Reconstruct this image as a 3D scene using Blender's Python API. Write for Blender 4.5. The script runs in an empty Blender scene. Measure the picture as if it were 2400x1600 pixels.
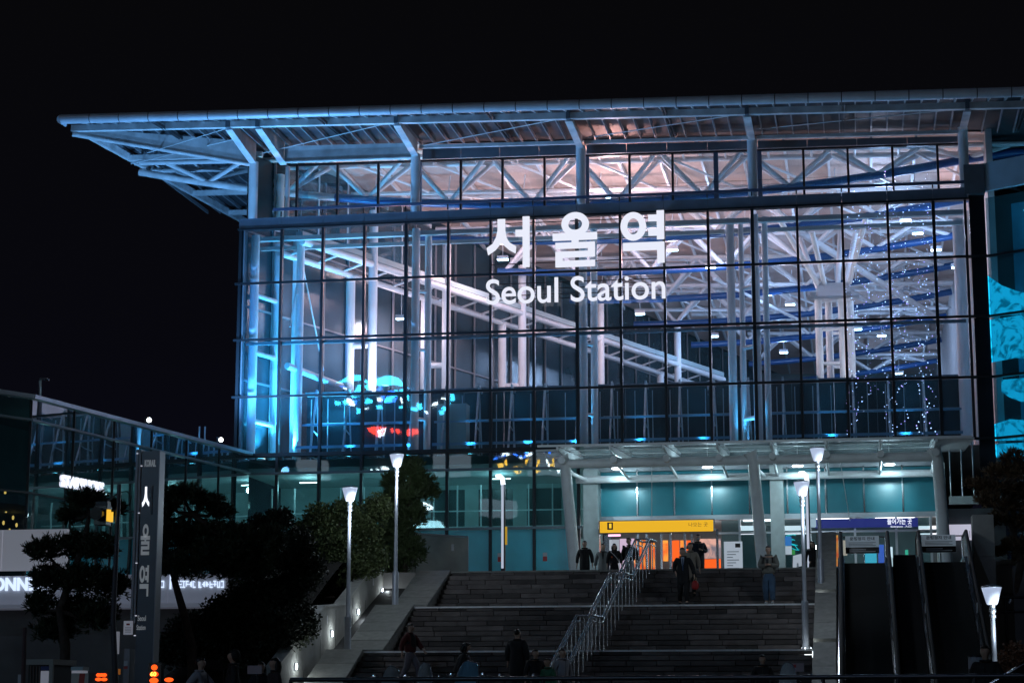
import bpy, bmesh, math, random
from mathutils import Vector, Matrix, Quaternion
random.seed(7)
R = math.radians
sc = bpy.context.scene
COL = sc.collection
# ------------------------------------------------------------------ camera
CAM = Vector((29.602, -91.117, 1.6)); YAW = -0.1736; PIT = 0.183; FPX = 4600.0
FW = Vector((math.sin(YAW)*math.cos(PIT), math.cos(YAW)*math.cos(PIT), math.sin(PIT)))
RT = Vector((math.cos(YAW), -math.sin(YAW), 0)); UP = RT.cross(FW)
cd = bpy.data.cameras.new('camera'); cam = bpy.data.objects.new('camera', cd); COL.objects.link(cam)
m3 = Matrix((RT, UP, -FW)).transposed()
cam.matrix_world = Matrix.Translation(CAM) @ m3.to_4x4()
cd.sensor_width = 36; cd.lens = 36*FPX/2400; cd.clip_start = .5; cd.clip_end = 2000
sc.camera = cam
# ------------------------------------------------------------------ night sky, faint fill sun added in place of city glow
SUN_EL, SUN_AZ = R(38), R(205)
w = bpy.data.worlds.new('World'); sc.world = w; w.use_nodes = True
nt = w.node_tree; bg = nt.nodes['Background']
sky = nt.nodes.new('ShaderNodeTexSky'); sky.sky_type = 'NISHITA'; sky.sun_disc = False
sky.sun_elevation = R(-9); sky.sun_rotation = SUN_AZ
# city glow: a faint blue-violet haze that thickens towards the horizon
tcn = nt.nodes.new('ShaderNodeTexCoord'); sep = nt.nodes.new('ShaderNodeSeparateXYZ'); nt.links.new(tcn.outputs['Generated'], sep.inputs[0])
rmp = nt.nodes.new('ShaderNodeValToRGB'); nt.links.new(sep.outputs[2], rmp.inputs[0]); el = rmp.color_ramp.elements
el[0].position = .0; el[0].color = (.017, .017, .046, 1); el[1].position = .42; el[1].color = (.0115, .0115, .012, 1)
e_ = el.new(.18); e_.color = (.012, .012, .022, 1)
glow = nt.nodes.new('ShaderNodeVectorMath'); glow.operation = 'ADD'; nt.links.new(rmp.outputs[0], glow.inputs[1])
nt.links.new(sky.outputs[0], glow.inputs[0]); nt.links.new(glow.outputs[0], bg.inputs[0]); bg.inputs[1].default_value = 0.15
sd = bpy.data.lights.new('city_glow_fill', 'SUN'); sd.energy = 0.062; sd.angle = R(.5); sd.color = (.45, .62, 1)
so = bpy.data.objects.new('city_glow_fill', sd); COL.objects.link(so)
so.rotation_euler = (R(52), 0, R(-25))
sc.view_settings.view_transform = 'Standard'; sc.view_settings.look = 'None'
sc.view_settings.exposure = 0.32; sc.view_settings.gamma = 1; sc.view_settings.use_curve_mapping = False
# ------------------------------------------------------------------ surveying helpers (full-view pixels -> place)
KPX = 2400/2352
def ray(x, y): return FW*FPX + RT*(x*KPX-1200) - UP*(y*KPX-800)
def at_y(x, y, Y): d = ray(x, y); return CAM + d*((Y-CAM.y)/d.y)
def at_z(x, y, Z): d = ray(x, y); return CAM + d*((Z-CAM.z)/d.z)
def at_x(x, y, X): d = ray(x, y); return CAM + d*((X-CAM.x)/d.x)
def at_d(x, y, D): return CAM + ray(x, y)*(D/FPX)
def at_plane(x, y, p, n): d = ray(x, y); return CAM + d*((Vector(p)-CAM).dot(n)/d.dot(n))
# ------------------------------------------------------------------ materials
MATS = {}
def M(name, col=(.5,.5,.5), rough=.5, metal=0, emit=None, es=1, var=0, vscale=1.0, bump=0, bscale=8, spec=.5, rnd=0, trans=0):
    if name in MATS: return MATS[name]
    m = bpy.data.materials.new(name); m.use_nodes = True; t = m.node_tree
    b = t.nodes['Principled BSDF']
    b.inputs['Base Color'].default_value = (*col, 1); b.inputs['Roughness'].default_value = rough
    b.inputs['Metallic'].default_value = metal; b.inputs['Specular IOR Level'].default_value = spec
    if emit: b.inputs['Emission Color'].default_value = (*emit, 1); b.inputs['Emission Strength'].default_value = es
    geo = t.nodes.new('ShaderNodeNewGeometry') if (var or bump) else None
    if var or rnd:
        hsv = t.nodes.new('ShaderNodeHueSaturation'); hsv.inputs['Color'].default_value = (*col, 1)
        if var:
            n = t.nodes.new('ShaderNodeTexNoise'); n.inputs['Scale'].default_value = vscale; n.inputs['Detail'].default_value = 6
            t.links.new(geo.outputs['Position'], n.inputs['Vector'])
            mr = t.nodes.new('ShaderNodeMapRange'); mr.inputs[1].default_value = .3; mr.inputs[2].default_value = .7
            mr.inputs[3].default_value = 1-var; mr.inputs[4].default_value = 1+var
            t.links.new(n.outputs['Fac'], mr.inputs[0]); v = mr.outputs[0]
        if rnd:
            oi = t.nodes.new('ShaderNodeObjectInfo'); mr2 = t.nodes.new('ShaderNodeMapRange')
            mr2.inputs[3].default_value = 1-rnd; mr2.inputs[4].default_value = 1+rnd
            t.links.new(oi.outputs['Random'], mr2.inputs[0])
            if var:
                mu = t.nodes.new('ShaderNodeMath'); mu.operation = 'MULTIPLY'
                t.links.new(v, mu.inputs[0]); t.links.new(mr2.outputs[0], mu.inputs[1]); v = mu.outputs[0]
            else: v = mr2.outputs[0]
        t.links.new(v, hsv.inputs['Value']); t.links.new(hsv.outputs[0], b.inputs['Base Color'])
    if bump:
        n = t.nodes.new('ShaderNodeTexNoise'); n.inputs['Scale'].default_value = bscale; n.inputs['Detail'].default_value = 5
        t.links.new(geo.outputs['Position'], n.inputs['Vector'])
        bp = t.nodes.new('ShaderNodeBump'); bp.inputs['Strength'].default_value = bump; bp.inputs['Distance'].default_value = .03
        t.links.new(n.outputs['Fac'], bp.inputs['Height']); t.links.new(bp.outputs[0], b.inputs['Normal'])
    if trans:
        b.inputs['Transmission Weight'].default_value = trans
    MATS[name] = m; return m
def GLASS(name, tint, refl, haze_tint=None, haze_fac=0.0, wob=.25, wscale=.35):  # the diffuse film paints a hazy glow over the pane
    """thin architectural pane: see-through, with a mirror share that grows at grazing angles and a film that paints in haze"""
    m = bpy.data.materials.new(name); m.use_nodes = True; t = m.node_tree; t.nodes.clear()
    out = t.nodes.new('ShaderNodeOutputMaterial'); tr = t.nodes.new('ShaderNodeBsdfTransparent'); tr.inputs[0].default_value = (*tint, 1)
    oi = t.nodes.new('ShaderNodeObjectInfo'); hv = t.nodes.new('ShaderNodeHueSaturation'); hv.inputs['Color'].default_value = (*tint, 1)   # panes from different batches
    mr = t.nodes.new('ShaderNodeMapRange'); mr.inputs[3].default_value = .86; mr.inputs[4].default_value = 1.04; t.links.new(oi.outputs['Random'], mr.inputs[0]); t.links.new(mr.outputs[0], hv.inputs['Value']); t.links.new(hv.outputs[0], tr.inputs[0])
    gl = t.nodes.new('ShaderNodeBsdfGlossy'); gl.inputs['Roughness'].default_value = .012
    fr = t.nodes.new('ShaderNodeFresnel'); fr.inputs['IOR'].default_value = 1.5
    mu = t.nodes.new('ShaderNodeMath'); mu.operation = 'MULTIPLY'; mu.inputs[1].default_value = refl; mu.use_clamp = True
    t.links.new(fr.outputs[0], mu.inputs[0])
    geo = t.nodes.new('ShaderNodeNewGeometry'); n = t.nodes.new('ShaderNodeTexNoise'); n.inputs['Scale'].default_value = wscale
    t.links.new(geo.outputs['Position'], n.inputs['Vector'])
    bp = t.nodes.new('ShaderNodeBump'); bp.inputs['Strength'].default_value = wob; bp.inputs['Distance'].default_value = .02
    t.links.new(n.outputs['Fac'], bp.inputs['Height']); t.links.new(bp.outputs[0], gl.inputs['Normal'])
    mx = t.nodes.new('ShaderNodeMixShader'); t.links.new(mu.outputs[0], mx.inputs[0])
    t.links.new(tr.outputs[0], mx.inputs[1]); t.links.new(gl.outputs[0], mx.inputs[2])
    last = mx
    if haze_fac:
        df = t.nodes.new('ShaderNodeBsdfDiffuse'); df.inputs[0].default_value = (*haze_tint, 1)
        tl = t.nodes.new('ShaderNodeBsdfTranslucent'); tl.inputs[0].default_value = (*haze_tint, 1)
        ma = t.nodes.new('ShaderNodeMixShader'); ma.inputs[0].default_value = .5
        t.links.new(df.outputs[0], ma.inputs[1]); t.links.new(tl.outputs[0], ma.inputs[2])
        n2 = t.nodes.new('ShaderNodeTexNoise'); n2.inputs['Scale'].default_value = .8; n2.inputs['Detail'].default_value = 5
        t.links.new(geo.outputs['Position'], n2.inputs['Vector'])
        mm = t.nodes.new('ShaderNodeMath'); mm.operation = 'MULTIPLY'; mm.inputs[1].default_value = haze_fac*2; mm.use_clamp = True
        t.links.new(n2.outputs['Fac'], mm.inputs[0])
        mx2 = t.nodes.new('ShaderNodeMixShader'); t.links.new(mm.outputs[0], mx2.inputs[0])
        t.links.new(mx.outputs[0], mx2.inputs[1]); t.links.new(ma.outputs[0], mx2.inputs[2]); last = mx2
    t.links.new(last.outputs[0], out.inputs[0]); MATS[name] = m; return m
def EM(name, col, s):
    if name in MATS: return MATS[name]
    m = bpy.data.materials.new(name); m.use_nodes = True; t = m.node_tree; t.nodes.clear()
    o = t.nodes.new('ShaderNodeOutputMaterial'); e = t.nodes.new('ShaderNodeEmission')
    e.inputs[0].default_value = (*col, 1); e.inputs[1].default_value = s; t.links.new(e.outputs[0], o.inputs[0])
    MATS[name] = m; return m
white = M('white_steel', (.72,.74,.76), .38, var=.10, vscale=.9)
wpeel = M('peeling_white_steel', (.66,.67,.68), .5, var=.28, vscale=1.3)
alu = M('aluminium', (.55,.58,.62), .3, .7, var=.08, vscale=2)
zinc = M('zinc_roof', (.60,.64,.70), .42, .12, var=.12, vscale=1.2)
soff = M('dark_soffit', (.06,.063,.072), .6, var=.15, vscale=1.5)
blue = M('blue_painted_pipe', (.016,.075,.24), .3, var=.08)
dark = M('dark_mullion', (.018,.022,.028), .4, .3)
fasc = M('grey_fascia', (.13,.15,.18), .5, var=.12, vscale=2)
bandm = M('band_panel', (.20,.25,.33), .4, .4, var=.12, vscale=1.5)
ceilm = M('ceiling_panel', (.58,.43,.37), .7, var=.12, vscale=.6)
conc = M('concrete', (.30,.30,.28), .85, var=.22, vscale=1.4, bump=.4, bscale=14)
stone = M('stair_stone', (.115,.098,.092), .75, var=.3, vscale=2.2, bump=.5, bscale=18, rnd=.55)
slabm = M('granite_slab', (.21,.21,.19), .55, var=.2, vscale=5, bump=.25, bscale=40, rnd=.12)
asph = M('asphalt', (.045,.045,.047), .85, var=.2, vscale=.7, bump=.4, bscale=30)
pave = M('pavement_stone', (.16,.155,.15), .8, var=.2, vscale=1.1, bump=.3, bscale=12)
black = M('black_gloss', (.008,.008,.009), .25)
blackm = M('black_matt', (.012,.012,.013), .7)
chrome = M('polished_steel', (.75,.77,.8), .16, 1)
rubber = M('rubber', (.015,.015,.015), .8)
bark = M('bark', (.07,.05,.04), .9, var=.3, vscale=6, bump=.8, bscale=14)
leafm = M('leaf_dark_green', (.075,.10,.035), .6, var=.35, vscale=2.5)
pinem = M('pine_needles', (.045,.06,.03), .6, var=.35, vscale=2.5)
autm = M('pine_needles_browning', (.10,.06,.03), .7, var=.35, vscale=2.5)
glass = GLASS('facade_glass', (.58,.83,1.0), 1.9, (.12,.55,.75), .05)
glass_low = GLASS('ground_floor_glass', (.55,.75,.78), 1.8, (.16,.42,.47), .16)
glass_wing = GLASS('wing_glass', (.30,.46,.50), 1.5, (.10,.3,.34), .14)
glass_clear = GLASS('clear_glass', (.95,.97,.97), 1.2)
frost_low = M('teal_blue_glass', (.05,.50,.62), .25, var=.25, vscale=.4)
frost = M('teal_frosted_glass', (.035,.25,.31), .28, var=.3, vscale=.45)
# ------------------------------------------------------------------ mesh helpers
def W(o):
    b = o.matrix_basis
    return W(o.parent) @ o.matrix_parent_inverse @ b if o.parent else b
def link(o, parent=None, local=False):
    COL.objects.link(o)
    if parent:
        o.parent = parent
        if not local: o.matrix_parent_inverse = W(parent).inverted()
    return o
def tag(o, label=None, cat=None, group=None, kind=None):
    if label: o['label'] = label
    if cat: o['category'] = cat
    if group: o['group'] = group
    if kind: o['kind'] = kind
    return o
def thing(name, loc, label, cat, group=None, rz=0):
    o = bpy.data.objects.new(name, None); o.location = loc; o.rotation_euler = (0, 0, rz); o.empty_display_size = .3
    COL.objects.link(o); return tag(o, label, cat, group)
class MB:
    def __init__(s): s.v = []; s.f = []; s.sm = []; s.mi = []
    def add(s, vs, fs, smooth=False, mi=0):
        b = len(s.v); s.v += [tuple(v) for v in vs]
        for f in fs: s.f.append(tuple(b+i for i in f)); s.sm.append(smooth); s.mi.append(mi)
        return s
    def box(s, a, b, mi=0):
        x0,y0,z0 = a; x1,y1,z1 = b
        return s.add([(x0,y0,z0),(x1,y0,z0),(x1,y1,z0),(x0,y1,z0),(x0,y0,z1),(x1,y0,z1),(x1,y1,z1),(x0,y1,z1)],
              [(0,3,2,1),(4,5,6,7),(0,1,5,4),(1,2,6,5),(2,3,7,6),(3,0,4,7)], mi=mi)
    def bar(s, p, q, w, h, up=(0,0,1), mi=0):
        p = Vector(p); q = Vector(q); d = (q-p).normalized(); u = Vector(up)
        if abs(d.dot(u)) > .98: u = Vector((0,1,0))
        x = d.cross(u).normalized(); y = x.cross(d)
        vs = [c+x*(i*w/2)+y*(j*h/2) for c in (p,q) for i,j in ((-1,-1),(1,-1),(1,1),(-1,1))]
        return s.add(vs, [(3,2,1,0),(4,5,6,7),(0,1,5,4),(1,2,6,5),(2,3,7,6),(3,0,4,7)], mi=mi)
    def tube(s, pts, r, n=10, caps=True, mi=0):
        pts = [Vector(p) for p in pts]; rs = r if isinstance(r, (list,tuple)) else [r]*len(pts)
        rings = []; u = None
        for i, p in enumerate(pts):
            d = (pts[min(i+1,len(pts)-1)]-pts[max(i-1,0)]).normalized()
            if u is None: u = d.orthogonal().normalized()
            u = (u - d*u.dot(d)).normalized(); v = d.cross(u)
            rings.append([p+(u*math.cos(2*math.pi*k/n)+v*math.sin(2*math.pi*k/n))*rs[i] for k in range(n)])
        b = [v for rg in rings for v in rg]
        fs = [(i*n+k, i*n+(k+1)%n, (i+1)*n+(k+1)%n, (i+1)*n+k) for i in range(len(pts)-1) for k in range(n)]
        s.add(b, fs, True, mi)
        if caps:
            s.add(rings[0], [tuple(range(n-1,-1,-1))], mi=mi); s.add(rings[-1], [tuple(range(n))], mi=mi)
        return s
    def lathe(s, prof, n=16, c=(0,0,0), mi=0, smooth=True):
        vs = [(c[0]+r*math.cos(2*math.pi*k/n), c[1]+r*math.sin(2*math.pi*k/n), c[2]+z) for r,z in prof for k in range(n)]
        fs = [(i*n+k, i*n+(k+1)%n, (i+1)*n+(k+1)%n, (i+1)*n+k) for i in range(len(prof)-1) for k in range(n)]
        return s.add(vs, fs, smooth, mi)
    def prism(s, poly, d, mi=0):
        """poly: list of 3D points (planar), d: extrusion vector"""
        n = len(poly); d = Vector(d); P = [Vector(p) for p in poly]
        fs = [tuple(range(n-1,-1,-1)), tuple(range(n,2*n))] + [(i,(i+1)%n,n+(i+1)%n,n+i) for i in range(n)]
        return s.add(P+[p+d for p in P], fs, mi=mi)
    def ell(s, c, r, nu=12, nv=8, mi=0, zmin=-1):
        vs = []; 
        for j in range(nv+1):
            a = -math.pi/2+math.pi*j/nv; sz = max(math.sin(a), zmin)
            for i in range(nu): vs.append((c[0]+r[0]*math.cos(a)*math.cos(2*math.pi*i/nu), c[1]+r[1]*math.cos(a)*math.sin(2*math.pi*i/nu), c[2]+r[2]*sz))
        return s.add(vs, [(j*nu+i, j*nu+(i+1)%nu, (j+1)*nu+(i+1)%nu, (j+1)*nu+i) for j in range(nv) for i in range(nu)], True, mi)
    def mesh(s, name, mats):
        me = bpy.data.meshes.new(name); me.from_pydata(s.v, [], s.f)
        me.polygons.foreach_set('use_smooth', s.sm); me.polygons.foreach_set('material_index', s.mi)
        for m in (mats if isinstance(mats, (list,tuple)) else [mats]): me.materials.append(m)
        me.update(); return me
    def build(s, name, mats, parent=None, local=False):
        o = bpy.data.objects.new(name, s.mesh(name, mats)); return link(o, parent, local)
UNIT = {}
def unit(kind, mat):
    k = (kind, mat.name)
    if k not in UNIT:
        if kind == 'box': UNIT[k] = MB().box((-.5,-.5,-.5),(.5,.5,.5)).mesh('beam_'+mat.name, mat)
        else: UNIT[k] = MB().tube([(0,0,-.5),(0,0,.5)], 1, 14).mesh('pipe_'+mat.name, mat)
    return UNIT[k]
def frame(p, q, up=(0,0,1)):
    d = (q-p).normalized(); u = Vector(up)
    if abs(d.dot(u)) > .98: u = Vector((0,1,0))
    x = d.cross(u).normalized(); y = x.cross(d)
    return Matrix((x, y, d)).transposed()          # local z along the member, y = up side
def member(name, p, q, w, h, mat, parent, up=(0,0,1)):
    """straight rectangular member, its own object on a shared unit mesh"""
    p = Vector(p); q = Vector(q); o = bpy.data.objects.new(name, unit('box', mat))
    o.matrix_basis = Matrix.Translation((p+q)/2) @ frame(p, q, up).to_4x4() @ Matrix.Diagonal((w, h, (q-p).length, 1))
    return link(o, parent)
def pipe(name, p, q, r, mat, parent):
    p = Vector(p); q = Vector(q); o = bpy.data.objects.new(name, unit('pipe', mat))
    o.matrix_basis = Matrix.Translation((p+q)/2) @ frame(p, q).to_4x4() @ Matrix.Diagonal((r, r, (q-p).length, 1))
    return link(o, parent)
def block(name, a, b, mat, parent=None, tilt=None):
    a = Vector(a); b = Vector(b); o = bpy.data.objects.new(name, unit('box', mat)); d = b-a
    rot = Matrix.Identity(4)
    if tilt: rot = Matrix.Rotation(tilt[0], 4, 'X') @ Matrix.Rotation(tilt[1], 4, 'Z')
    o.matrix_basis = Matrix.Translation((a+b)/2) @ rot @ Matrix.Diagonal((d.x, d.y, d.z, 1))
    return link(o, parent)
def lamp(name, kind, loc, energy, col, parent=None, radius=.2, target=None, spot=None, blend=.6, local=False):
    l = bpy.data.lights.new(name, kind); l.energy = energy; l.color = col
    if kind == 'AREA': l.size = radius
    else: l.shadow_soft_size = radius
    if spot: l.spot_size = R(spot); l.spot_blend = blend
    o = bpy.data.objects.new(name, l); o.location = loc
    if target is not None:
        o.rotation_euler = (Vector(target)-Vector(loc)).to_track_quat('-Z', 'Y').to_euler()
    return link(o, parent, local)
def text_mesh(body, size, depth, offset=0, mat=None, align='LEFT'):
    c = bpy.data.curves.new('lettering', 'FONT'); c.body = body; c.size = size; c.extrude = depth/2; c.offset = offset
    c.align_x = align; c.resolution_u = 4
    o = bpy.data.objects.new('lettering', c); COL.objects.link(o); bpy.context.view_layer.update()
    me = bpy.data.meshes.new_from_object(o.evaluated_get(bpy.context.evaluated_depsgraph_get()))
    bpy.data.objects.remove(o); bpy.data.curves.remove(c)
    me.materials.clear(); me.materials.append(mat); return me
def place_text(name, me, origin, xdir, ydir, parent=None, fit=None):
    """lay lettering with its baseline start at origin, running along xdir; fit = (width, height) in metres"""
    o = bpy.data.objects.new(name, me); x = Vector(xdir).normalized(); y = Vector(ydir).normalized(); z = x.cross(y).normalized()
    xs = [v.co.x for v in me.vertices]; ys = [v.co.y for v in me.vertices]
    s = Matrix.Identity(4)
    if fit and xs:
        s = Matrix.Diagonal((fit[0]/(max(xs)-min(xs)), fit[1]/(max(ys)-min(ys)), 1, 1)) @ Matrix.Translation((-min(xs), -min(ys), 0))
    o.matrix_basis = Matrix.Translation(origin) @ Matrix((x, y, z)).transposed().to_4x4() @ s
    return link(o, parent)
def glyph_me(name, shapes, depth, mat):
    """letter from flat outlines in the xy plane (lists of points; rings as ('o',cx,cy,rx,ry,t))"""
    mb = MB()
    for s in shapes:
        if s[0] == 'o':
            _, cx, cy, rx, ry, t = s; n = 32
            ring = [(math.cos(2*math.pi*k/n), math.sin(2*math.pi*k/n)) for k in range(n)]
            vs = [(cx+a*q, cy+b*p, z) for z in (-depth/2, depth/2) for q, p in ((rx, ry), (rx-t, ry-t*.92)) for a, b in ring]
            fs = []
            for k in range(n):
                j = (k+1) % n
                fs += [(2*n+k,2*n+j,3*n+j,3*n+k),(k,n+k,n+j,j),(k,j,2*n+j,2*n+k),(n+k,3*n+k,3*n+j,n+j)]
            mb.add(vs, fs)
        else: mb.prism([(x, y, -depth/2) for x, y in s], (0, 0, depth))
    return mb.mesh(name, mat)
# ================================================================== GROUND
def structure(o): o['kind'] = 'structure'; return o
PZ = 5.93                                                     # plaza level
structure(MB().add([(-400,-420,0),(400,-420,0),(400,380,0),(-400,380,0)], [(0,1,2,3)]).build('ground', asph))
structure(MB().box((-60,-69.5,.0), (90,-39.9,.9)).build('pavement', pave))
structure(MB().box((-60,-70.1,.0), (90,-69.5,1.02)).build('kerb', conc))
pl = structure(MB().box((-1,-27.2,.0), (16.28,14,PZ)).box((16.28,-27.02,.0), (60,14,PZ)).build('plaza', pave))
# embankment under the shrubs, left of the stairs
eb = MB()
nx, ny = 14, 12; vs = []
for j in range(ny+1):
    for i in range(nx+1):
        x = 8.9+4.8*i/nx; y = -44+17*j/ny; t = min(1, max(0, (y+44)/15))
        vs.append((x, y, .9+ (PZ+.3-.9)*t*t*(3-2*t)*min(1,(x-8.3)/3) + .12*math.sin(x*2.1)*math.cos(y*1.7)))
eb.add(vs, [(j*(nx+1)+i, j*(nx+1)+i+1, (j+1)*(nx+1)+i+1, (j+1)*(nx+1)+i) for j in range(ny) for i in range(nx)], True)
structure(eb.build('embankment', M('soil', (.018,.015,.012), .95, var=.3, vscale=1.5)))
# ------------------------------------------------------------------ staircase
SX0, SX1 = 16.3, 28.3
FLIGHTS = [(-27.3, PZ, 8, 1.33), (-31.0, 4.60, 9, 1.47), (-35.2, 3.13, 14, 2.23)]   # nosing y, level at the top, risers, rise
def stair_z(y):
    for y0, z0, n, h in reversed(FLIGHTS):
        if y <= y0: return z0 - h*min(n, math.ceil((y0-y)/.32+1e-6))/n
    return PZ
core = MB()
prof = [(-27.0,.3),(-27.0,PZ-.2)]
for y0, z0, n, h in FLIGHTS: prof += [(y0+.1, z0-.2), (y0-.32*(n-1)+.1, z0-h-.06)]
prof += [(-39.6,.3)]
core.prism([(15.46, y, z-.03) for y, z in prof], (SX1-15.46, 0, 0))
stairs = structure(core.build('staircase', conc))
lower = MB(); ri = 0
for fi, (y0, z0, n, h) in enumerate(FLIGHTS):
    rh = h/n
    for i in range(n):
        zt = z0-rh*i; yf = y0-.32*i
        back = yf+.33 if i else (yf+.33 if fi == 0 else yf+.5)
        x0s = (SX0,15.96,15.43)[fi]; x = x0s+.01
        off = random.uniform(.35, 1.0)
        while x < SX1-.02:
            L = off if x < x0s+.05 else random.uniform(.78, 1.25)
            x1 = min(SX1-.01, x+L)
            if SX1-x1 < .3: x1 = SX1-.01
            dz = random.uniform(-.004,.004); dy = random.uniform(-.008,.008)
            a = (x+.010, yf+dy, zt-rh+.030+dz); b = (x1-.010, back, zt+dz)
            if zt > 2.15: block('stone', a, b, stone, stairs)
            else: lower.box(a, b)
            x = x1
lo = lower.build('lower_stones', stone, stairs); lo['kind'] = 'stuff'
nosem = M('pale_nosing', (.86,.86,.86), .3, var=.15, vscale=3)
for fi, (y0, z0, n, h) in enumerate(FLIGHTS[1:]):
    # landing paving and its pale nosing strip
    xl_ = (15.96,15.43)[fi]; x = xl_
    while x < SX1-.1:
        x1 = min(SX1, x+random.uniform(1.1,1.5))
        block('paving_slab', (x+.004, y0+.51, z0-.12), (x1-.004, y0+1.40, z0-.002), slabm, stairs); x = x1
    for k in range(6):
        a = xl_+(SX1-xl_)*k/6; b = xl_+(SX1-xl_)*(k+1)/6
        block('nosing_strip', (a+.004, y0-.035, z0-.045), (b-.004, y0+.10, z0+.006), nosem, stairs)
for k in range(9):
    a = SX0+(SX1-SX0)*k/9; block('nosing_strip', (a+.004, -27.335, PZ-.05), (a+(SX1-SX0)/9-.004, -27.05, PZ+.006), slabm, stairs)
# sloping granite cheek, left: slabs follow the flights
def cheek(x0, x1, segs, name, nm=5):
    root = None
    for (ya, za, yb, zb) in segs:
        for k in range(nm):
            t0, t1 = k/nm, (k+1)/nm
            p = Vector(((x0+x1)/2, ya+(yb-ya)*t0, za+(zb-za)*t0)); q = Vector(((x0+x1)/2, ya+(yb-ya)*t1, za+(zb-za)*t1))
            d = (q-p).normalized()*.006
            yield p+d, q-d
def cheek_thing(name, x0, x1, segs, label, mat, nm=5):
    t = thing(name, ((x0+x1)/2, segs[-1][2], .9), label, 'stair cheek')
    c = MB()
    for (ya, za, yb, zb) in segs: c.prism([(x0+.03, ya, za-.09), (x0+.03, yb, zb-.09), (x0+.03, yb, .2), (x0+.03, ya, .2)], (x1-x0-.06, 0, 0))
    c.build('core', conc, t)
    for p, q in cheek(x0, x1, segs, name, nm): member('slab', p, q, x1-x0, .16, mat, t)
    return t
lc_ = thing('stair_cheek', (15.4,-40,.9), 'wide sloping granite slab cheek between the left concrete wall and the steps', 'stair cheek')
for (ya, za, yb, zb, xa0, xa1, xb0, xb1) in ((-27.3,5.86,-30.9,4.56,15.25,16.36,15.3,16.36), (-31.1,4.56,-35.1,3.06,14.75,15.98,14.8,15.98), (-35.3,3.08,-40.2,.95,14.35,15.45,14.3,15.45)):
    MB().prism([(13.9,ya+.2,za-.42),(13.9,yb,zb-.42),(13.9,yb,.2),(13.9,ya+.2,.2)], (xb1-14.0,0,0)).build('core', blackm, lc_); MB().prism([(xa0+.04,ya,za-.02),(xa0+.04,yb,zb-.02),(xa0+.04,yb,zb-.5),(xa0+.04,ya,za-.5)], (xb1-xa0-.1,0,0)).build('kerb', conc, lc_)
    nm = 5
    for k in range(nm):
        t0, t1 = k/nm+.004, (k+1)/nm-.004; f = lambda a, b, t: a+(b-a)*t
        MB().prism([(f(xa0,xb0,t0),f(ya,yb,t0),f(za,zb,t0)),(f(xa0,xb0,t1),f(ya,yb,t1),f(za,zb,t1)),(f(xa1,xb1,t1),f(ya,yb,t1),f(za,zb,t1)),(f(xa1,xb1,t0),f(ya,yb,t0),f(za,zb,t0))], (0,0,.12)).build('slab', slabm, lc_)
    # upright end face of each length
    MB().prism([(xb0+.02,yb-.02,zb-.6),(xb1-.02,yb-.02,zb-.6),(xb1-.02,yb-.02,zb+.08),(xb0+.02,yb-.02,zb+.08)], (0,.05,0)).build('end_face', slabm, lc_)
rc = cheek_thing('stair_cheek', 28.32, 28.95, [(-26.5,7.05,-30.9,4.95), (-31.1,4.85,-35.1,3.35), (-35.3,3.25,-39.6,1.2)],
            'narrow stepped stone cheek between the steps and the left escalator', slabm, 3)
for (px, py, Y) in ((1893,1385,-30.6),(1858,1503,-34.9)):
    p = at_y(px, py, Y); block('step_light', (p.x-.12,Y-.06,p.z-.10), (p.x+.12,Y+.06,p.z+.10), EM('cheek_light', (.85,.95,1), 2.5), rc); lamp('step_lamp', 'POINT', (p.x-.1,Y-.25,p.z+.2), 9, (.85,.95,1), rc, .1)
# left concrete wall with set-in step lights
WX = 14.05
lw = thing('stair_wall', (13.9,-32,.9), 'grey concrete side wall with small round step lights left of stairs', 'wall')
prof = [(-23.6,7.0),(-24.0,6.95),(-26.0,6.24),(-28.3,6.14),(-31.5,4.92),(-32.3,4.62),(-34.6,4.45),(-35.8,3.97),(-39.2,2.6),(-39.2,.5),(-23.6,.5)]
MB().prism([(WX, y, z) for y, z in prof], (-.3, 0, 0)).build('wall', conc, lw)
cap = MB()
for (ya,za),(yb,zb) in zip(prof[:9], prof[1:9]): cap.bar((WX-.15,ya,za+.012),(WX-.15,yb,zb+.012), .36, .05)
cap.build('coping', M('coping', (.36,.36,.34), .7, var=.2, vscale=3), lw)
for y in (-25.4,-27.0,-29.6,-31.2,-33.2,-34.9,-36.6):
    block('joint', (WX-.005,y-.012,1.2), (WX+.007,y+.012, [z for yy,z in prof if yy <= y][0]-.02), dark, lw)
stepl = EM('step_light_glow', (.75,.85,1), 9)
for (cx, cy) in ((1003,895),(880,1003),(733,1132),(572,1265),(352,1465)):
    p = at_x((560+cx/2.613)/KPX, (1000+cy/2.613)/KPX, WX+.05); y, z = p.y, p.z
    MB().tube([(WX,y,z),(WX+.05,y,z)], .105, 14).build('light_rim', alu, lw)
    MB().tube([(WX+.049,y,z),(WX+.06,y,z)], .085, 12).build('step_light', stepl, lw)
    lamp('step_lamp', 'POINT', (WX+.22,y,z), 7, (.85,.95,1), lw, .08)
for (y,z) in ((-28.6,5.55),(-34.2,4.1)):
    block('sticker', (WX+.002,y-.06,z-.12), (WX+.012,y+.06,z+.12), M('sticker_white', (.6,.6,.62), .6), lw)
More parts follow.
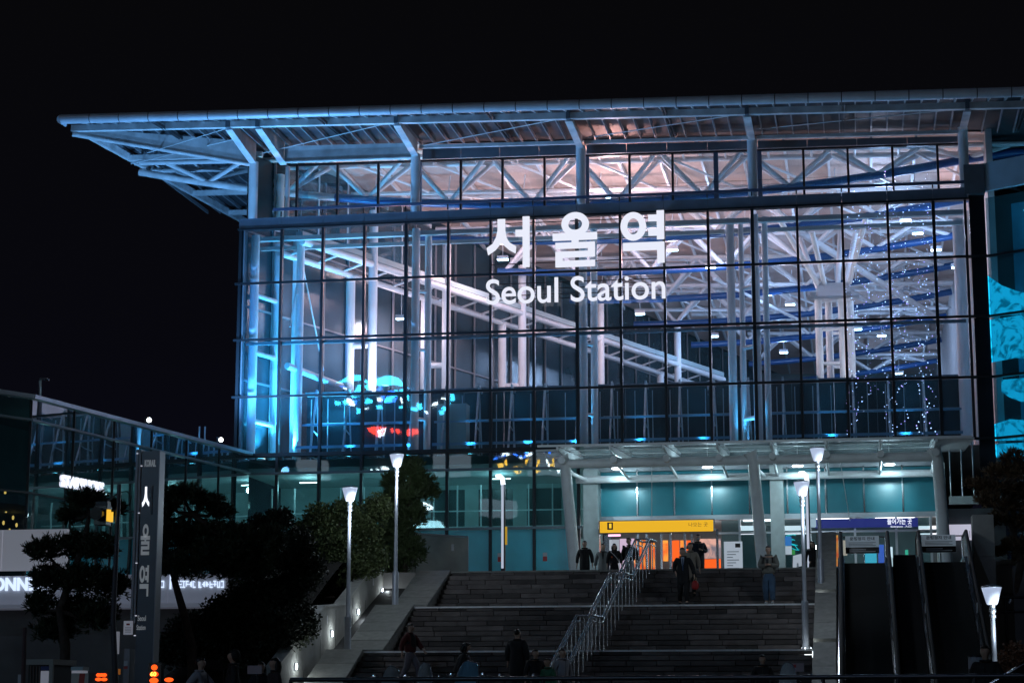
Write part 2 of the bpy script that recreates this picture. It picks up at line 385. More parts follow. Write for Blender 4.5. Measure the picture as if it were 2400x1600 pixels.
# framed glass balustrade box at the head of the wall
gb = thing('glass_balustrade', (14.6,-22,PZ), 'framed glass balustrade box at the head of the left stair wall', 'balustrade')
gbg = GLASS('smoky_glass', (.55,.56,.55), 1.4, (.62,.62,.58), .5)
pts = [(13.95,-24.0,6.98),(14.05,-22.3,7.62),(15.65,-20.9,7.60)]
for (xa,ya,za),(xb,yb,zb) in zip(pts, pts[1:]):
    MB().prism([(xa,ya,PZ+.05),(xb,yb,PZ+.05),(xb,yb,zb-.02),(xa,ya,za)], (.02,-.02,0)).build('pane', gbg, gb)
    member('top_rail', (xa,ya,za+.02), (xb,yb,zb+.02), .06, .05, alu, gb)
    pipe('post', (xb,yb,PZ), (xb,yb,zb+.02), .03, alu, gb)
    member('bottom_rail', (xa,ya,PZ+.06), (xb,yb,PZ+.06), .06, .06, alu, gb)
for p in ((14.2,-22.24,7.25),(15.2,-21.36,7.2)): block('sticker', (p[0]-.05,p[1]-.05,p[2]-.12), (p[0]+.05,p[1]-.03,p[2]+.12), MATS['sticker_white'], gb)
# ------------------------------------------------------------------ centre handrail of polished steel
hr = thing('stair_handrail', (22.3,-35,.9), 'polished steel double handrail with pickets down the middle of the stairs', 'handrail')
HX = 22.72
satin = M('satin_steel', (.6,.61,.64), .25, .85)
path = [(-26.2,PZ)]
for y0, z0, n, h in FLIGHTS: path += [(y0, z0), (y0-.32*(n-1)-.32, z0-h)]
for sx in (-.22, .22):
    pr = []
    for y, z in path: pr.append(Vector((HX+sx+(y+27.3)*.105, y, z+.98)))
    for a, b in zip(pr, pr[1:]):
        pipe('rail', a, b, .035, satin, hr)
        pipe('lower_rail', a-Vector((0,0,.16)), b-Vector((0,0,.16)), .022, satin, hr)
    y = -26.3
    while y > -39.6:
        z = stair_z(y); zr = None
        for a, b in zip(pr, pr[1:]):
            if b.y <= y <= a.y: zr = a.z+(b.z-a.z)*(a.y-y)/(a.y-b.y)
        if zr: pipe('picket', (HX+sx+(y+27.3)*.105, y, z), (HX+sx+(y+27.3)*.105, y, zr-.02), .02, satin, hr)
        y -= .5
for y, z in path:
    pipe('rail_end', (HX-.22+(y+27.3)*.105, y, z+.98), (HX+.22+(y+27.3)*.105, y, z+.98), .03, satin, hr)
# ------------------------------------------------------------------ escalators
def escalator(x0, label):
    t = thing('escalator', (x0+.8,-40,.9), label, 'escalator', 'escalators beside the stairs')
    ya, za, yb, zb = -39.8, .95, -28.6, 5.95                        # foot and head of the incline
    deckm = M('escalator_deck', (.02,.02,.022), .35, .4)
    for s, X in ((0, x0), (1, x0+1.45)):
        bal = MB().prism([(X,yb+2.2,zb+.15),(X,yb,zb+.15),(X,ya,za+.15),(X,ya,.6),(X,yb+2.2,.6)], (.16,0,0)).build('balustrade', deckm, t)
        pan = MB().prism([(X+.06,yb+1.9,zb+.15),(X+.06,yb,zb+.15),(X+.06,ya,za+.15),(X+.06,ya,za+.85),(X+.06,yb,zb+.92),(X+.06,yb+1.9,zb+.92)], (.03,0,0)).build('side_panel', black, bal)
        hp = [(X+.08,yb+1.9,zb+.40),(X+.08,yb+2.15,zb+.62),(X+.08,yb+2.0,zb+.92),(X+.08,yb,zb+.96),(X+.08,ya,za+.92)]
        MB().tube(hp, .055, 10).build('handrail', rubber, bal)
        MB().bar((X+.08,yb,zb+.17),(X+.08,ya,za+.17), .20, .03).bar((X+.08,yb+2.2,zb+.17),(X+.08,yb,zb+.17),.20,.03).build('deck_trim', chrome, bal)
        for k, tt in enumerate((.10, .42, .74)):
            y = yb+(ya-yb)*tt; z = zb+(za-zb)*tt+.48
            block('notice', (X+.045,y-.18,z-.14), (X+.055,y+.18,z+.14), M('notice_paper', (.42,.46,.5), .6), bal)
    n = 26
    st = MB()
    for i in range(n):
        y = yb+(ya-yb)*i/n; z = zb+(zb-za)*-i/n
        st.box((x0+.18, y-(yb-ya)/n, z-.5), (x0+1.43, y, z-.02))
    st.build('steps', M('escalator_step', (.006,.006,.006), .7), t)
    MB().box((x0+.18,yb,zb-.3),(x0+1.43,yb+2.6,zb-.01)).build('landing_plate', M('landing_plate', (.2,.2,.2), .4, .8), t)
    # closed-off barrier with a notice board at the head
    br = MB()
    for z in (.05,.95): br.tube([(x0+.1,yb+1.6,zb+z),(x0+1.5,yb+1.6,zb+z)], .022, 8)
    for x in (.12,.8,1.48): br.tube([(x0+x,yb+1.6,zb),(x0+x,yb+1.6,zb+.95)], .022, 8)
    bar = br.build('barrier', chrome, t)
    MB().box((x0+.22,yb+1.50,zb+.42),(x0+1.28,yb+1.53,zb+.98)).build('notice_board', M('notice_board', (.42,.5,.56), .5, emit=(.4,.5,.6), es=.12), bar)
    MB().box((x0+.22,yb+1.49,zb+.42),(x0+1.28,yb+1.50,zb+.62)).build('notice_band', black, bar)
    ink = M('notice_ink', (.03,.05,.07), .6)
    place_text('notice_lettering', text_mesh('운행정지 안내', .16, .004, .004, ink), (x0+.36,yb+1.494,zb+.84), (1,0,0), (0,0,1), bar, (.78,.11))
    for k in range(3): block('notice_line', (x0+.32,yb+1.494,zb+.67+.045*k), (x0+1.18-.1*(k%2),yb+1.499,zb+.685+.045*k), ink, bar)
    for k in range(2): block('notice_line', (x0+.34,yb+1.483,zb+.47+.06*k), (x0+1.16-.3*(k%2),yb+1.489,zb+.495+.06*k), MATS['sticker_white'], bar)
    return t
escalator(29.02, 'black escalator nearest the stairs, closed off with a notice board')
escalator(31.42, 'black escalator nearest the tall concrete pillar, closed off with a notice board')
md = MB().prism([(30.72,-26.4,6.25),(30.72,-28.6,6.2),(30.72,-39.6,1.3),(30.72,-39.6,.5),(30.72,-26.4,.5)], (.66,0,0)).build('escalator_divider', M('divider_metal', (.006,.006,.007), .8, spec=.1))
tag(md, 'dark metal deck between the two black escalators', 'divider')
pc = thing('concrete_pillar', (33.6,-27.6,.9), 'tall plain concrete pillar right of the escalators', 'pillar')
for k in range(5):
    z0 = .9+k*1.31; MB().box((33.18,-28.3,z0),(33.82,-27.4,z0+1.30)).build('block', conc, pc)
tw = thing('terrace_wall', (40,-25.5,.9), 'low concrete terrace wall right of the tall pillar', 'wall')
for k in range(6): block('panel', (33.9+k*2.2,-25.9,.9), (33.9+k*2.2+2.185,-25.6,6.2), conc, tw)
rl = thing('terrace_railing', (38,-29,.9), 'dark pipe railing in front of the right terrace wall', 'railing')
for k in range(6):
    pipe('post', (33.95+k*1.3,-30.0,.9), (33.95+k*1.3,-30.0,4.78), .035, blackm, rl)
    for s in (-.25,.25): MB().tube([(34.3+k*1.3+s,-30.1,4.60+.02*s),(34.36+k*1.3+s,-30.1,4.72)], .05, 8).build('finial', alu, rl)
for z in (4.78,4.35): pipe('rail', (33.8,-30.0,z), (41,-30.0,z), .04, blackm, rl)
# ================================================================== STATION HALL
ST = thing('station_building', (18,0,PZ), 'large steel and glass station hall with wide overhanging roof, lit from inside', 'building')
PW = 2.1; NCOL = 16; XE = 35.05
ROWS = [24.82, 21.995, 19.17, 16.345, 13.52]
QUAD = {}
def pane(p0, p1, z0, z1, mat, parent, name='pane', tilt=.0010):
    """upright glass pane from p0 to p1 (plan points), each set a hair out of true"""
    if mat.name not in QUAD: QUAD[mat.name] = MB().add([(-.5,0,-.5),(.5,0,-.5),(.5,0,.5),(-.5,0,.5)], [(0,1,2,3)]).mesh('pane_'+mat.name, mat)
    a = Vector((p0[0],p0[1],0)); b = Vector((p1[0],p1[1],0)); d = b-a
    o = bpy.data.objects.new(name, QUAD[mat.name]); c = (a+b)/2; c.z = (z0+z1)/2
    o.matrix_basis = Matrix.Translation(c) @ Matrix.Rotation(math.atan2(d.y,d.x)+random.uniform(-tilt,tilt), 4, 'Z') @ Matrix.Rotation(random.uniform(-tilt,tilt), 4, 'X') @ Matrix.Diagonal((d.length, 1, z1-z0, 1))
    return link(o, parent)
# ---- curtain wall
cw = MB().box((-.12,-.30,24.70),(XE+.2,.10,24.79)).build('curtain_wall', dark, ST)
for i in range(NCOL+1):
    x0 = PW*i-.10 if i == 0 else PW*i; x1 = min(PW*(i+1), XE+.15)
    block('band_panel', (x0+.008,-.16,24.80), (x1-.008,.30,25.30), bandm, cw)
for i in range(NCOL+2):
    x = PW*i if i <= NCOL else XE
    w_ = .075 if i % 4 == 0 else .06
    block('mullion', (x-w_,-.18,13.58), (x+w_,.10,24.70), dark, cw)
for z in ROWS[1:]:
    for i in range(NCOL+1):
        a = PW*i if i else -.22; b = PW*(i+1) if i < NCOL else XE+.9
        block('transom', (a,-.27,z-.055), (b,-.185,z+.055), dark, cw)
for i in range(NCOL+1):
    xa, xb = PW*i+.07, (PW*(i+1) if i < NCOL else XE)-.07
    for za, zb in zip(ROWS[1:], ROWS[:-1]): pane((xa,-.05), (xb,-.05), za+.06, min(zb-.06, 24.69), glass, cw)
member('maintenance_rail', (1.7,-.35,25.66), (XE,-.35,25.52), .10, .13, M('rail_blue', (.10,.13,.22), .4, .4), cw)
for i in range(1, 17): block('rail_post', (PW*i-.03,-.33,25.30), (PW*i+.03,-.27,25.55), dark, cw)
# fins at the glass corner
for k, x in enumerate((-.02,.18)): block('corner_fin', (x-.03,-.12,13.6), (x+.03,.3,24.7), MATS['grey_fascia'], cw)
# ---- ground floor glazing, left of the entrance
gf = MB().box((-.1,-.25,13.40),(17.2,.2,13.47)).build('ground_floor_glazing', dark, ST)
LZ = [13.40, 12.58, 9.78, PZ]
for i in range(9):
    x = PW*i; block('mullion', (x-.07,-.15,PZ), (x+.07,.08,13.40), dark, gf)
for z in LZ[1:3]: block('transom', (.0,-.24,z-.06), (17.0,-.155,z+.06), M('transom_steel', (.16,.2,.23), .4, .5), gf)
for i in range(8):
    for za, zb, mt in ((12.64,13.39,glass_low),(9.84,12.52,glass_low),(PZ,9.72,frost_low)):
        pane((PW*i+.07,-.04),(PW*i+2.03,-.04), za, zb, mt, gf)
for i, x in enumerate((13.05,15.2)): block('safety_sticker', (x-.10,-.052,8.22), (x+.10,-.043,8.44), M('sticker_red', (.55,.06,.06), .6) , gf); 
for i, x in enumerate((13.05,15.2)): block('safety_sticker', (x-.10,-.052,8.45), (x+.10,-.043,8.62), MATS['sticker_white'], gf)
# ---- rooms behind the ground floor glass: slab edges, dim back wall
rm = MB().box((.2,7,PZ),(17,7.2,13.3)).build('ground_floor_back_wall', M('room_wall', (.34,.42,.42), .8, var=.2, vscale=.8), ST)
block('slab_edge', (.2,.4,9.3), (17,1.0,9.75), M('slab_edge', (.38,.44,.45), .7), rm)
block('slab_edge', (.2,.3,12.65), (17,7,12.9), MATS['slab_edge'], rm)
for i in range(14):
    x = .9+i*1.18; block('partition', (x,3.0,9.8), (x+.06,3.1,12.2), MATS['white_steel'], rm)
for z in (10.1,10.9): block('shelf', (.4,2.9,z), (16.8,3.0,z+.05), MATS['white_steel'], rm)
for i in range(4):
    x = 6.6+i*2.4; block('dark_bay', (x,3.2,10.2), (x+1.7,3.25,12.0), blackm, rm)
for x, y, z in ((3.0,2.5,12.4),(7.9,2.5,12.4),(12.6,2.5,12.4),(5.2,2.5,9.1),(14.8,2.5,9.1),(9.6,2.5,9.1)):
    block('strip_light', (x-.5,y,z), (x+.5,y+.1,z+.05), EM('strip_glow', (.75,1,1), 5), rm)
    lamp('strip_lamp', 'POINT', (x,y,z-.25), 50, (.40,.92,1), rm, .15)
# ---- roof -----------------------------------------------------------
def zb(x): return 28.85-.027*x
def zp(x): return 28.73-.0246*x
def xedge(y): return -7.3+.1228*(y+5)
roof = MB()
tp, bt = [], []
stations = [-6.35,-4.0,0.0,16.0,40.0,72.0]
for y in stations:
    for x in (xedge(y) if y > -6 else -6.9, 14.0, 48.0):
        z = zp(x)+.12 if y < -6 else zb(x)+.60
        bt.append((x,y,z)); tp.append((x,y,z+.14))
n = len(bt); fs = []
for j in range(len(stations)-1):
    for i in range(2):
        a = j*3+i; fs.append((a, a+3, a+4, a+1)); fs.append((n+a, n+a+1, n+a+4, n+a+3))
m_ = len(stations)-1
for j in range(m_):
    a = j*3; fs.append((a, n+a, n+a+3, a+3)); fs.append((a+2, a+5, n+a+5, n+a+2))
for i in range(2): fs.append((i, i+1, n+i+1, n+i)); b_ = m_*3+i; fs.append((b_, n+b_, n+b_+1, b_+1))
RF = roof.add(bt+tp, fs).build('roof', soff, ST)
# rounded gutter in segments
x = -6.95
gm = None
while x < 47:
    x1 = x+1.46
    g = MB(); 
    g.tube([(x+.022,-6.5,zp(x)),(x1-.022,-6.5,zp(x1))], .225, 18)
    g.tube([(x1-.03,-6.5,zp(x1)),(x1+.03,-6.5,zp(x1))], .20, 12, mi=1)
    g.build('gutter_segment', [zinc, blackm], RF); x = x1
MB().tube([(-7.3,-5.2,29.02),(-6.95,-6.5,zp(-6.95))], [.08,.225], 12).build('gutter_end', zinc, RF)
# front beam, brackets
BX = [.52, 2.0, 8.8, 17.0, 25.26, 35.1]
cuts = [-7.55]+[b for b in BX]+[46.5]
for a, b in zip(cuts, cuts[1:]):
    member('front_beam', (a+.09,-4.0,zb(a)+.15), (b-.09,-4.0,zb(b)+.15), .26, .30, wpeel, RF)
for X in BX:
    z = zb(X)
    br = MB().prism([(X-.05,.2,28.15),(X-.05,-3.9,z-.05),(X-.05,-4.25,z-.02),(X-.05,-4.25,z+.32),(X-.05,.2,29.3-.027*X)], (.10,0,0))
    br.bar((X,.25,28.12),(X,-4.0,z-.08), .34, .06)
    br.build('bracket', wpeel, RF)
    block('bracket_plate', (X-.09,-4.28,z-.05), (X+.09,-3.85,z+.40), fasc, RF)
# rafters
x = -6.6; k = 0
while x < 44:
    y1 = 1.1
    member('rafter', (x,-6.25,zp(x)+.02), (x,-4.0,zb(x)+.43), .06, .17, wpeel, RF)
    member('rafter', (x,-4.0,zb(x)+.43), (x,y1 if x > 2 else 14,zb(x)+.45), .05, .20, M('rafter_grey', (.30,.31,.33), .55, var=.2), RF)
    if k % 11 == 5:
        for d in (.13,.26): member('rafter', (x+d,-6.25,zp(x)+.02), (x+d,y1,zb(x)+.45), .05, .15, soff, RF)
    x += .735; k += 1
# tie rods under the eaves
for a, b in zip([.52,8.8,17.0,25.26],[8.8,17.0,25.26,35.1]):
    pipe('tie_rod', (a+.4,-.2,28.6), (b-.6,-3.9,zb(b)+.05), .022, white, RF)
pipe('tie_rod', (-4.4,-1.8,28.45), (.3,-3.9,zb(.3)-.02), .022, white, RF)
# diagonal corner girder and the skewed left edge
cg = MB().prism([(.5,.1,28.12),(-7.45,-3.95,28.92),(-7.45,-3.95,29.25),(.5,.1,29.3)], (.04,-.09,0)).bar((.5,.1,28.10),(-7.45,-3.95,28.90), .36, .06)
cg.build('corner_girder', wpeel, RF)
for a, b in ((-4.0,4.0),(4.0,14.0),(14.0,26.0)):
    member('edge_beam', (xedge(a),a,zb(-6)+.18), (xedge(b),b,zb(-6)+.18), .22, .34, wpeel, RF)
for y in (1.2,8.5,13.0,17.5): member('cross_beam', (xedge(y),y,29.12), (.6 if y < 3 else .33*y,y,28.98), .24, .26, wpeel, RF)
pipe('tie_rod', (xedge(1.5),1.5,28.9), (.3,-2.0,28.9), .03, white, RF)
# wall-line columns on the ledge
for X, Y, r in ((.52,.05,.235),(1.15,2.6,.21),(1.95,1.15,.12),(8.8,.05,.235),(17.0,.05,.235),(25.26,.05,.235),(35.1,.05,.235)):
    pipe('roof_column', (X,Y,25.30), (X,Y,28.25), r, white, ST)
# deep girder in the first bay, slimmer beam and fascia panels beyond
gd = MB().prism([(2.1,.05,28.18),(8.6,.05,28.10),(8.6,.05,28.85),(2.1,.05,29.0)], (0,.08,0)).bar((2.1,.02,28.16),(8.6,.02,28.08),.22,.05).build('eave_girder', wpeel, ST)
for a, b in ((9.0,16.8),(17.2,25.05),(25.5,34.9)):
    member('eave_beam', (a,.0,28.80-.022*a), (b,.0,28.80-.022*b), .2, .16, wpeel, ST)
    nn = 4
    for k in range(nn):
        p = a+(b-a)*k/nn; q = a+(b-a)*(k+1)/nn
        MB().prism([(p+.01,.62,28.30-.0165*p),(q-.01,.62,28.30-.0165*q),(q-.01,.62,28.95-.027*q),(p+.01,.62,28.95-.027*p)], (0,.06,0)).build('fascia_panel', fasc, ST)
# ---- clerestory, set back behind the columns
cl = MB().box((2.0,.95,25.30),(XE,1.35,25.45)).build('clerestory', dark, ST)
def zct(x): return 28.35-.0165*x
for i in range(1, 17):
    x = PW*i+.35
    thick = i in (4,8,11,12)
    block('mullion', (x-(.11 if thick else .055),1.08,25.45), (x+(.11 if thick else .055),1.26,zct(x)), dark if not thick else M('blue_grey_mullion', (.10,.16,.25), .4, .4), cl)
    if i < 16 : pane((x+.06,1.17),(x+PW-.06,1.17), 25.46, zct(x)-.03, glass, cl)
member('head', (2.0,1.17,zct(2)), (XE,1.17,zct(XE)), .2, .09, dark, cl)
for k in range(2): 
    member('wire', (2.2,.85,26.0+.45*k), (XE-.2,.85,25.9+.45*k), .012, .012, blackm, cl)
# side return of the clerestory
for k in range(4):
    ya, yb = 1.2+2.6*k, 1.2+2.6*(k+1); xa, xb = 2.0+.33*(ya-1.2), 2.0+.33*(yb-1.2)
    pane((xa,ya),(xb,yb), 25.4, 28.6, glass, cl); pipe('mullion', (xb,yb,25.3),(xb,yb,28.8), .05, white, cl)
# ---- dark glazed end strip and angled corner block on the right
cb = MB().box((35.25,.05,PZ),(35.95,.5,25.0)).build('corner_block', M('dark_end_panel', (.015,.02,.028), .2), ST)
block('corner_panel', (35.05,-.35,24.95), (35.98,.4,26.35), fasc, cb)
wd = Vector((1.9,-1.15,0)).normalized(); w0 = Vector((35.98,-.08,0)); wn = Vector((wd.y,-wd.x,0))
for k in range(6):
    a = w0+wd*(2.3*k+.01); b = w0+wd*(2.3*(k+1)-.01)
    member('fascia_panel', (a.x,a.y,25.75), (b.x,b.y,25.75), .18, 1.35, M('fascia_blue', (.42,.58,.68), .4, .1, var=.1), cb)
    for za, zb_ in zip(ROWS[1:]+[10.6,7.7], ROWS[:1]+ROWS[1:]+[10.6]):
        pane((a.x,a.y),(b.x,b.y), za+.06, min(zb_-.06,25.05), glass_wing, cb)
    member('mullion', (b.x,b.y,PZ), (b.x,b.y,25.05), .10, .16, dark, cb, up=(wd.y,-wd.x,0))
for z in ROWS[1:]+[10.6,7.7]: member('transom', (w0.x-.9,w0.y+.0,z), (w0.x,w0.y-.04,z), .12, .10, dark, cb) if z > 13 else None
for z in ROWS[1:]+[10.6,7.7]: member('transom', tuple(w0+wd*.02)[:2]+(z,), tuple(w0+wd*14)[:2]+(z,), .22, .10, dark, cb)
MB().prism([tuple(w0-wn*2.6)[:2]+(PZ,), tuple(w0+wd*14-wn*2.6)[:2]+(PZ,), tuple(w0+wd*14-wn*2.6)[:2]+(25.,), tuple(w0-wn*2.6)[:2]+(25.,)], tuple(-wn*.2)).build('back_wall', M('room_dark', (.05,.28,.40), .8, var=.3, vscale=.8), cb)
for k in range(3):
    q = w0+wd*(1.6+2.4*k)-wn*1.5
    for z in (24.2,18.8):
        block('added_room_strip', (q.x-.4,q.y-.05,z), (q.x+.4,q.y+.05,z+.05), EM('added_room_strip', (.3,.75,1), 2.5), cb); lamp('added_room_lamp', 'POINT', (q.x,q.y,z-.3), 30, (.15,.6,1), cb, .2)  # added strips and lamps, none known here, turn the corner panes blue
# ---- interior shell ------------------------------------------------
ih = MB().add([(0.2,.4,13.30),(36.2,.4,13.30),(36.2,72,13.30),(.33*72,72,13.30)], [(0,1,2,3)]).build('mezzanine_floor', M('hall_floor', (.30,.31,.32), .5, var=.1), ST)
MB().add([(.9,1.4,zb(0)+.52),(36.2,1.4,zb(36.2)+.52),(36.2,72,zb(36.2)+.52),(.33*72,72,zb(24)+.52)], [(0,3,2,1)]).build('ceiling', ceilm, ST)
for i in range(1, 18):
    x = 2.1*i-.6; ys = max(1.5, (x-.5)/.33 if False else 1.5)
    member('purlin', (x,1.5,zb(x)+.36), (x,min(70,max(3,x/.33)),zb(x)+.36), .12, .24, white, ih)
swm = M('side_wall_glass', (.036,.052,.062), .22, var=.2, vscale=.6)
sw = MB().bar((.1,.1,13.4),(.33*68,68,13.4), .2, .2).build('side_wall', dark, ST)
for k in range(30):
    ya, yb = .3+2.2*k, .3+2.2*(k+1)
    if yb > 68: break
    for za, zb_ in ((13.5,17.3),(17.3,21.0),(21.0,24.8),(24.8,28.9)):
        pane((.33*ya+.02,ya+.04),(.33*yb-.02,yb-.04), za+.04, zb_-.04, swm, sw)
    member('mullion', (.33*yb+.08,yb,13.4),(.33*yb+.08,yb,28.9), .09, .16, M('warm_grey_mullion', (.24,.23,.24), .5), sw)
for z in (17.3,21.0,24.8): member('transom', (.15,.3,z),(.33*68+.08,68,z), .10, .09, MATS['warm_grey_mullion'], sw)
bk = MB().box((22,71.8,13.3),(36.4,72,29)).build('end_wall', M('end_wall', (.16,.2,.2), .7, var=.2, vscale=.5), ST)
ew = MB().box((36.2,1.2,13.3),(36.5,72,28.6)).build('right_wall', M('right_wall', (.45,.43,.43), .7, var=.1), ST)
pipe('pink_lit_column', (35.35,1.6,13.4), (35.35,1.6,24.6), .20, white, ST); pipe('hall_column', (34.9,3.2,13.4), (34.9,3.2,24.6), .30, white, ST)
# ---- roof trusses: blue fish-belly lower chord, white webs in pairs
TY = [3,11,19,27,35,43,52,61]
for ti, Y in enumerate(TY):
    xl = -6.6 if ti == 0 else 2.5+.386*(Y-1.0); xr = 44 if ti == 0 else 36.1
    def zl(x, Y=Y): return min(26.15+.0045*(x-18)**2, 28.78-.027*x)
    def zt(x): return 28.98-.027*x
    xs = [xl+(xr-xl)*k/24 for k in range(25)]
    inx = 1.9 if ti == 0 else -99
    ins = [x for x in xs if x > inx]; outs = [x for x in xs if x <= inx]+([ins[0]] if ti == 0 else [])
    tr = MB().tube([(x,Y,zl(x)) for x in ins], .21, 12).build('roof_truss', blue, ST)
    if len(outs) > 1: MB().tube([(x,Y,zl(x)) for x in outs], .19, 10).build('bottom_chord', wpeel, tr)
    for s in (-.75,.75): pipe('top_chord', (xl,Y+s,zt(xl)), (xr,Y+s,zt(xr)), .13, white, tr)
    x = 9.9-4.25*4
    while x < xr+2:
        for s in (-.75,.75):
            for d in (-2.12,2.12):
                if xl+.3 < x < xr-.3 and xl < x+d < xr and zt(x+d)-zl(x) > .35:
                    pipe('web', (x,Y,zl(x)+.05), (x+d*.94,Y+s,zt(x+d)-.06), .12, white, tr)
        x += 4.25
    for s in range(int((xr-xl)/2.1)):
        x = xl+1+s*2.1; pipe('cross_tie', (x,Y-.75,zt(x)), (x,Y+.75,zt(x)), .06, white, tr)
for Y in (7,15,23,31,39): 
    xl = max(1.2,.36*Y+1.2); pipe('purlin_pipe', (xl,Y,28.35-.027*xl), (36,Y,28.35-.027*36), .12, white, ih)
    for x in range(int(xl)+2, 36, 4): pipe('hanger', (x,Y,28.3-.027*x), (x+.1,Y,zb(x)+.4), .03, white, ih)
for Y in (7,15,23,31,39):                                  # diagonal bracing between trusses
    for x in range(int(.36*Y+3), 34, 4):
        pipe('brace', (x,Y-4,zb(x)+.0), (x+3,Y,28.3-.027*x), .07, white, ih); pipe('brace', (x+3,Y,28.3-.027*x), (x+5.5,Y+4,zb(x)), .07, white, ih)
# ---- white double beam and twin columns along the side wall
bd = Vector((.386,1,0)); bn = Vector((1,-.386,0)); b0 = Vector((2.5,0.3,24.3))
def bpt(y, off=0, z=24.3): return Vector((2.5+.386*y+off, y, z))
sb = MB().tube([bpt(.9),bpt(47)], .19, 14).build('side_beam', white, ST)
member('beam_gutter', bpt(.9,-.15,24.66), bpt(47,-.15,24.66), .42, .30, M('teal_grey_steel', (.36,.46,.48), .45), sb)
pipe('lower_beam', bpt(.9,-1.15,23.75), bpt(47,-1.15,23.75), .16, white, sb)
for k in range(22): y = 1.6+2.1*k; pipe('rung', bpt(y,-1.1,23.8), bpt(y,-.05,24.15), .06, white, sb)
for i, px in enumerate((850,1020,1195,1375,1552,1702)):
    p = at_plane(px, 780, b0, bn); y = p.y
    pipe('hall_column', bpt(y,0,13.4), bpt(y,0,27.2), .24, white, ST)
    pipe('hall_column', bpt(y,-1.2,13.4), bpt(y,-1.2,23.75), .24, white, ST)
    for z in (20.0,16.4): pipe('column_strut', bpt(y,-1.2,z), bpt(y,0,z), .16, white, ST)
pipe('side_rail', bpt(-.2+.9,-.5,18.0), bpt(5.0,-.5,17.6), .17, white, sb)
a = bpt(1.9,-.7,23.7)
for q in (bpt(1.0,-.3,21.6), bpt(4.1,-.9,18.3), bpt(1.0,-.6,20.0)): pipe('tie_rod', a, q, .035, white, sb)
# ---- front columns just inside the glass
for X, Y, r in ((.55,.55,.22),(1.15,2.6,.24),(2.15,2.2,.13),(2.65,1.4,.20),(8.75,.55,.20),(9.25,1.1,.17),(17.0,.55,.20),(17.45,1.1,.17),(24.05,1.2,.20),(25.25,.55,.20),(25.7,1.1,.15),(24.55,1.5,.13)):
    c = pipe('front_column', (X,Y,13.4), (X,Y,24.6), r, white, ST)
for z in (21.2,18.3,14.9):
    pipe('column_rung', (24.5,1.5,z), (25.25,.9,z), .10, white, ST)
    pipe('column_rung', (.55,.55,z+.4), (1.15,2.6,z+.4), .12, white, ST)
    for X in (8.75,17.0): pipe('column_rung', (X,.55,z+.3), (X+.5,1.1,z+.3), .08, white, ST)
member('head_beam', (.3,.8,24.45), (35.0,.8,24.35), .3, .22, M('grey_teal_beam', (.42,.47,.48), .5), ST)
member('head_beam', (.3,1.6,24.15), (35.0,1.6,24.05), .2, .18, MATS['grey_teal_beam'], ST)
for z in (19.05,): member('transom_back', (.3,.25,z), (34.9,.25,z), .16, .14, MATS['grey_fascia'], ST)
# ---- mezzanine parapet: dark panels, posts, rails, raking A-frames
pp = MB().box((2.4,3.5,16.98),(34.9,3.72,17.10)).build('parapet', MATS['grey_fascia'], ST)
for k in range(16): block('parapet_panel', (2.5+2.02*k,3.6,13.4), (2.5+2.02*k+2.0,3.66,16.95), M('parapet_dark', (.02,.028,.034), .5, var=.2, vscale=.7), pp)
k = 0; x = 2.8
while x < 34.8:
    block('post', (x-.02,3.30,13.4), (x+.02,3.36,16.7), M('grey_post', (.36,.4,.44), .45), pp); x += .86
blr = M('blue_grey_rail', (.16,.30,.42), .4, .2)
for a, b in ((2.6,8.5),(9.5,16.7),(17.6,24.0),(25.6,34.6)):
    for z, y, w_, h_ in ((15.15,1.55,.06,.10),(14.0,1.15,.08,.13)): member('rail', (a,y,z), (b,y,z), w_, h_, blr, pp)
    member('thin_rail', (a,3.2,15.45), (b,3.2,15.45), .04, .04, MATS['grey_post'], pp)
    member('top_rail', (a,3.2,16.85), (b,3.2,16.85), .05, .05, MATS['grey_post'], pp)
x = 3.4; i = 0
while x < 34.5:
    if not any(abs(x-c) < .45 for c in (8.9,17.2,25.3)):
        af = MB().bar((x,2.15,16.95),(x,1.05,13.5),.09,.07).bar((x,2.15,16.95),(x+.12,2.35,13.5),.07,.06).bar((x,2.1,16.97),(x,2.95,16.72),.09,.07).bar((x,1.55,14.9),(x,2.4,14.75),.05,.05).bar((x,1.05,13.55),(x,2.5,13.55),.07,.06)
        af.build('a_frame', M('galvanised', (.40,.46,.50), .4, .35, var=.15, vscale=4), pp)
    x += 1.64; i += 1
block('service_cabinet', (9.55,2.0,13.4), (11.0,2.9,16.1), M('cabinet', (.22,.34,.36), .5), ST)
# ---- branching tree column in the hall
TCY = 11.5; tc = at_y(1918,760,TCY); zc0 = at_y(1918,692,TCY).z; zc1 = at_y(1918,655,TCY).z
tcp = MB().box((tc.x-.85,TCY-.7,zc0+.1),(tc.x+.85,TCY+.7,zc1)).build('tree_column', white, ST)
for dx, dy in ((-.82,-.6),(-.30,.6),(.38,-.6),(.82,.6)): pipe('shaft', (tc.x+dx,TCY+dy,13.4), (tc.x+dx,TCY+dy,zc0+.1), .19, white, tcp)
for z in (zc0-1.6,zc0-3.4):
    pipe('shaft_tie', (tc.x-.82,TCY-.6,z), (tc.x+.38,TCY-.6,z), .09, white, tcp); pipe('shaft_tie', (tc.x-.30,TCY+.6,z), (tc.x+.82,TCY+.6,z), .09, white, tcp)
for (px, py, Y) in ((1800,520,8),(1842,560,14.5),(1868,545,9),(1985,515,8.5),(1962,550,14.5),(1930,540,16)):
    q = at_y(px, py, Y); a = Vector((tc.x+max(-.8,min(.8,(q.x-tc.x)*.5)), TCY+max(-.6,min(.6,(Y-TCY)*.3)), zc1-.05)); pipe('branch', a, q+(q-a)*.12, .14, white, tcp)
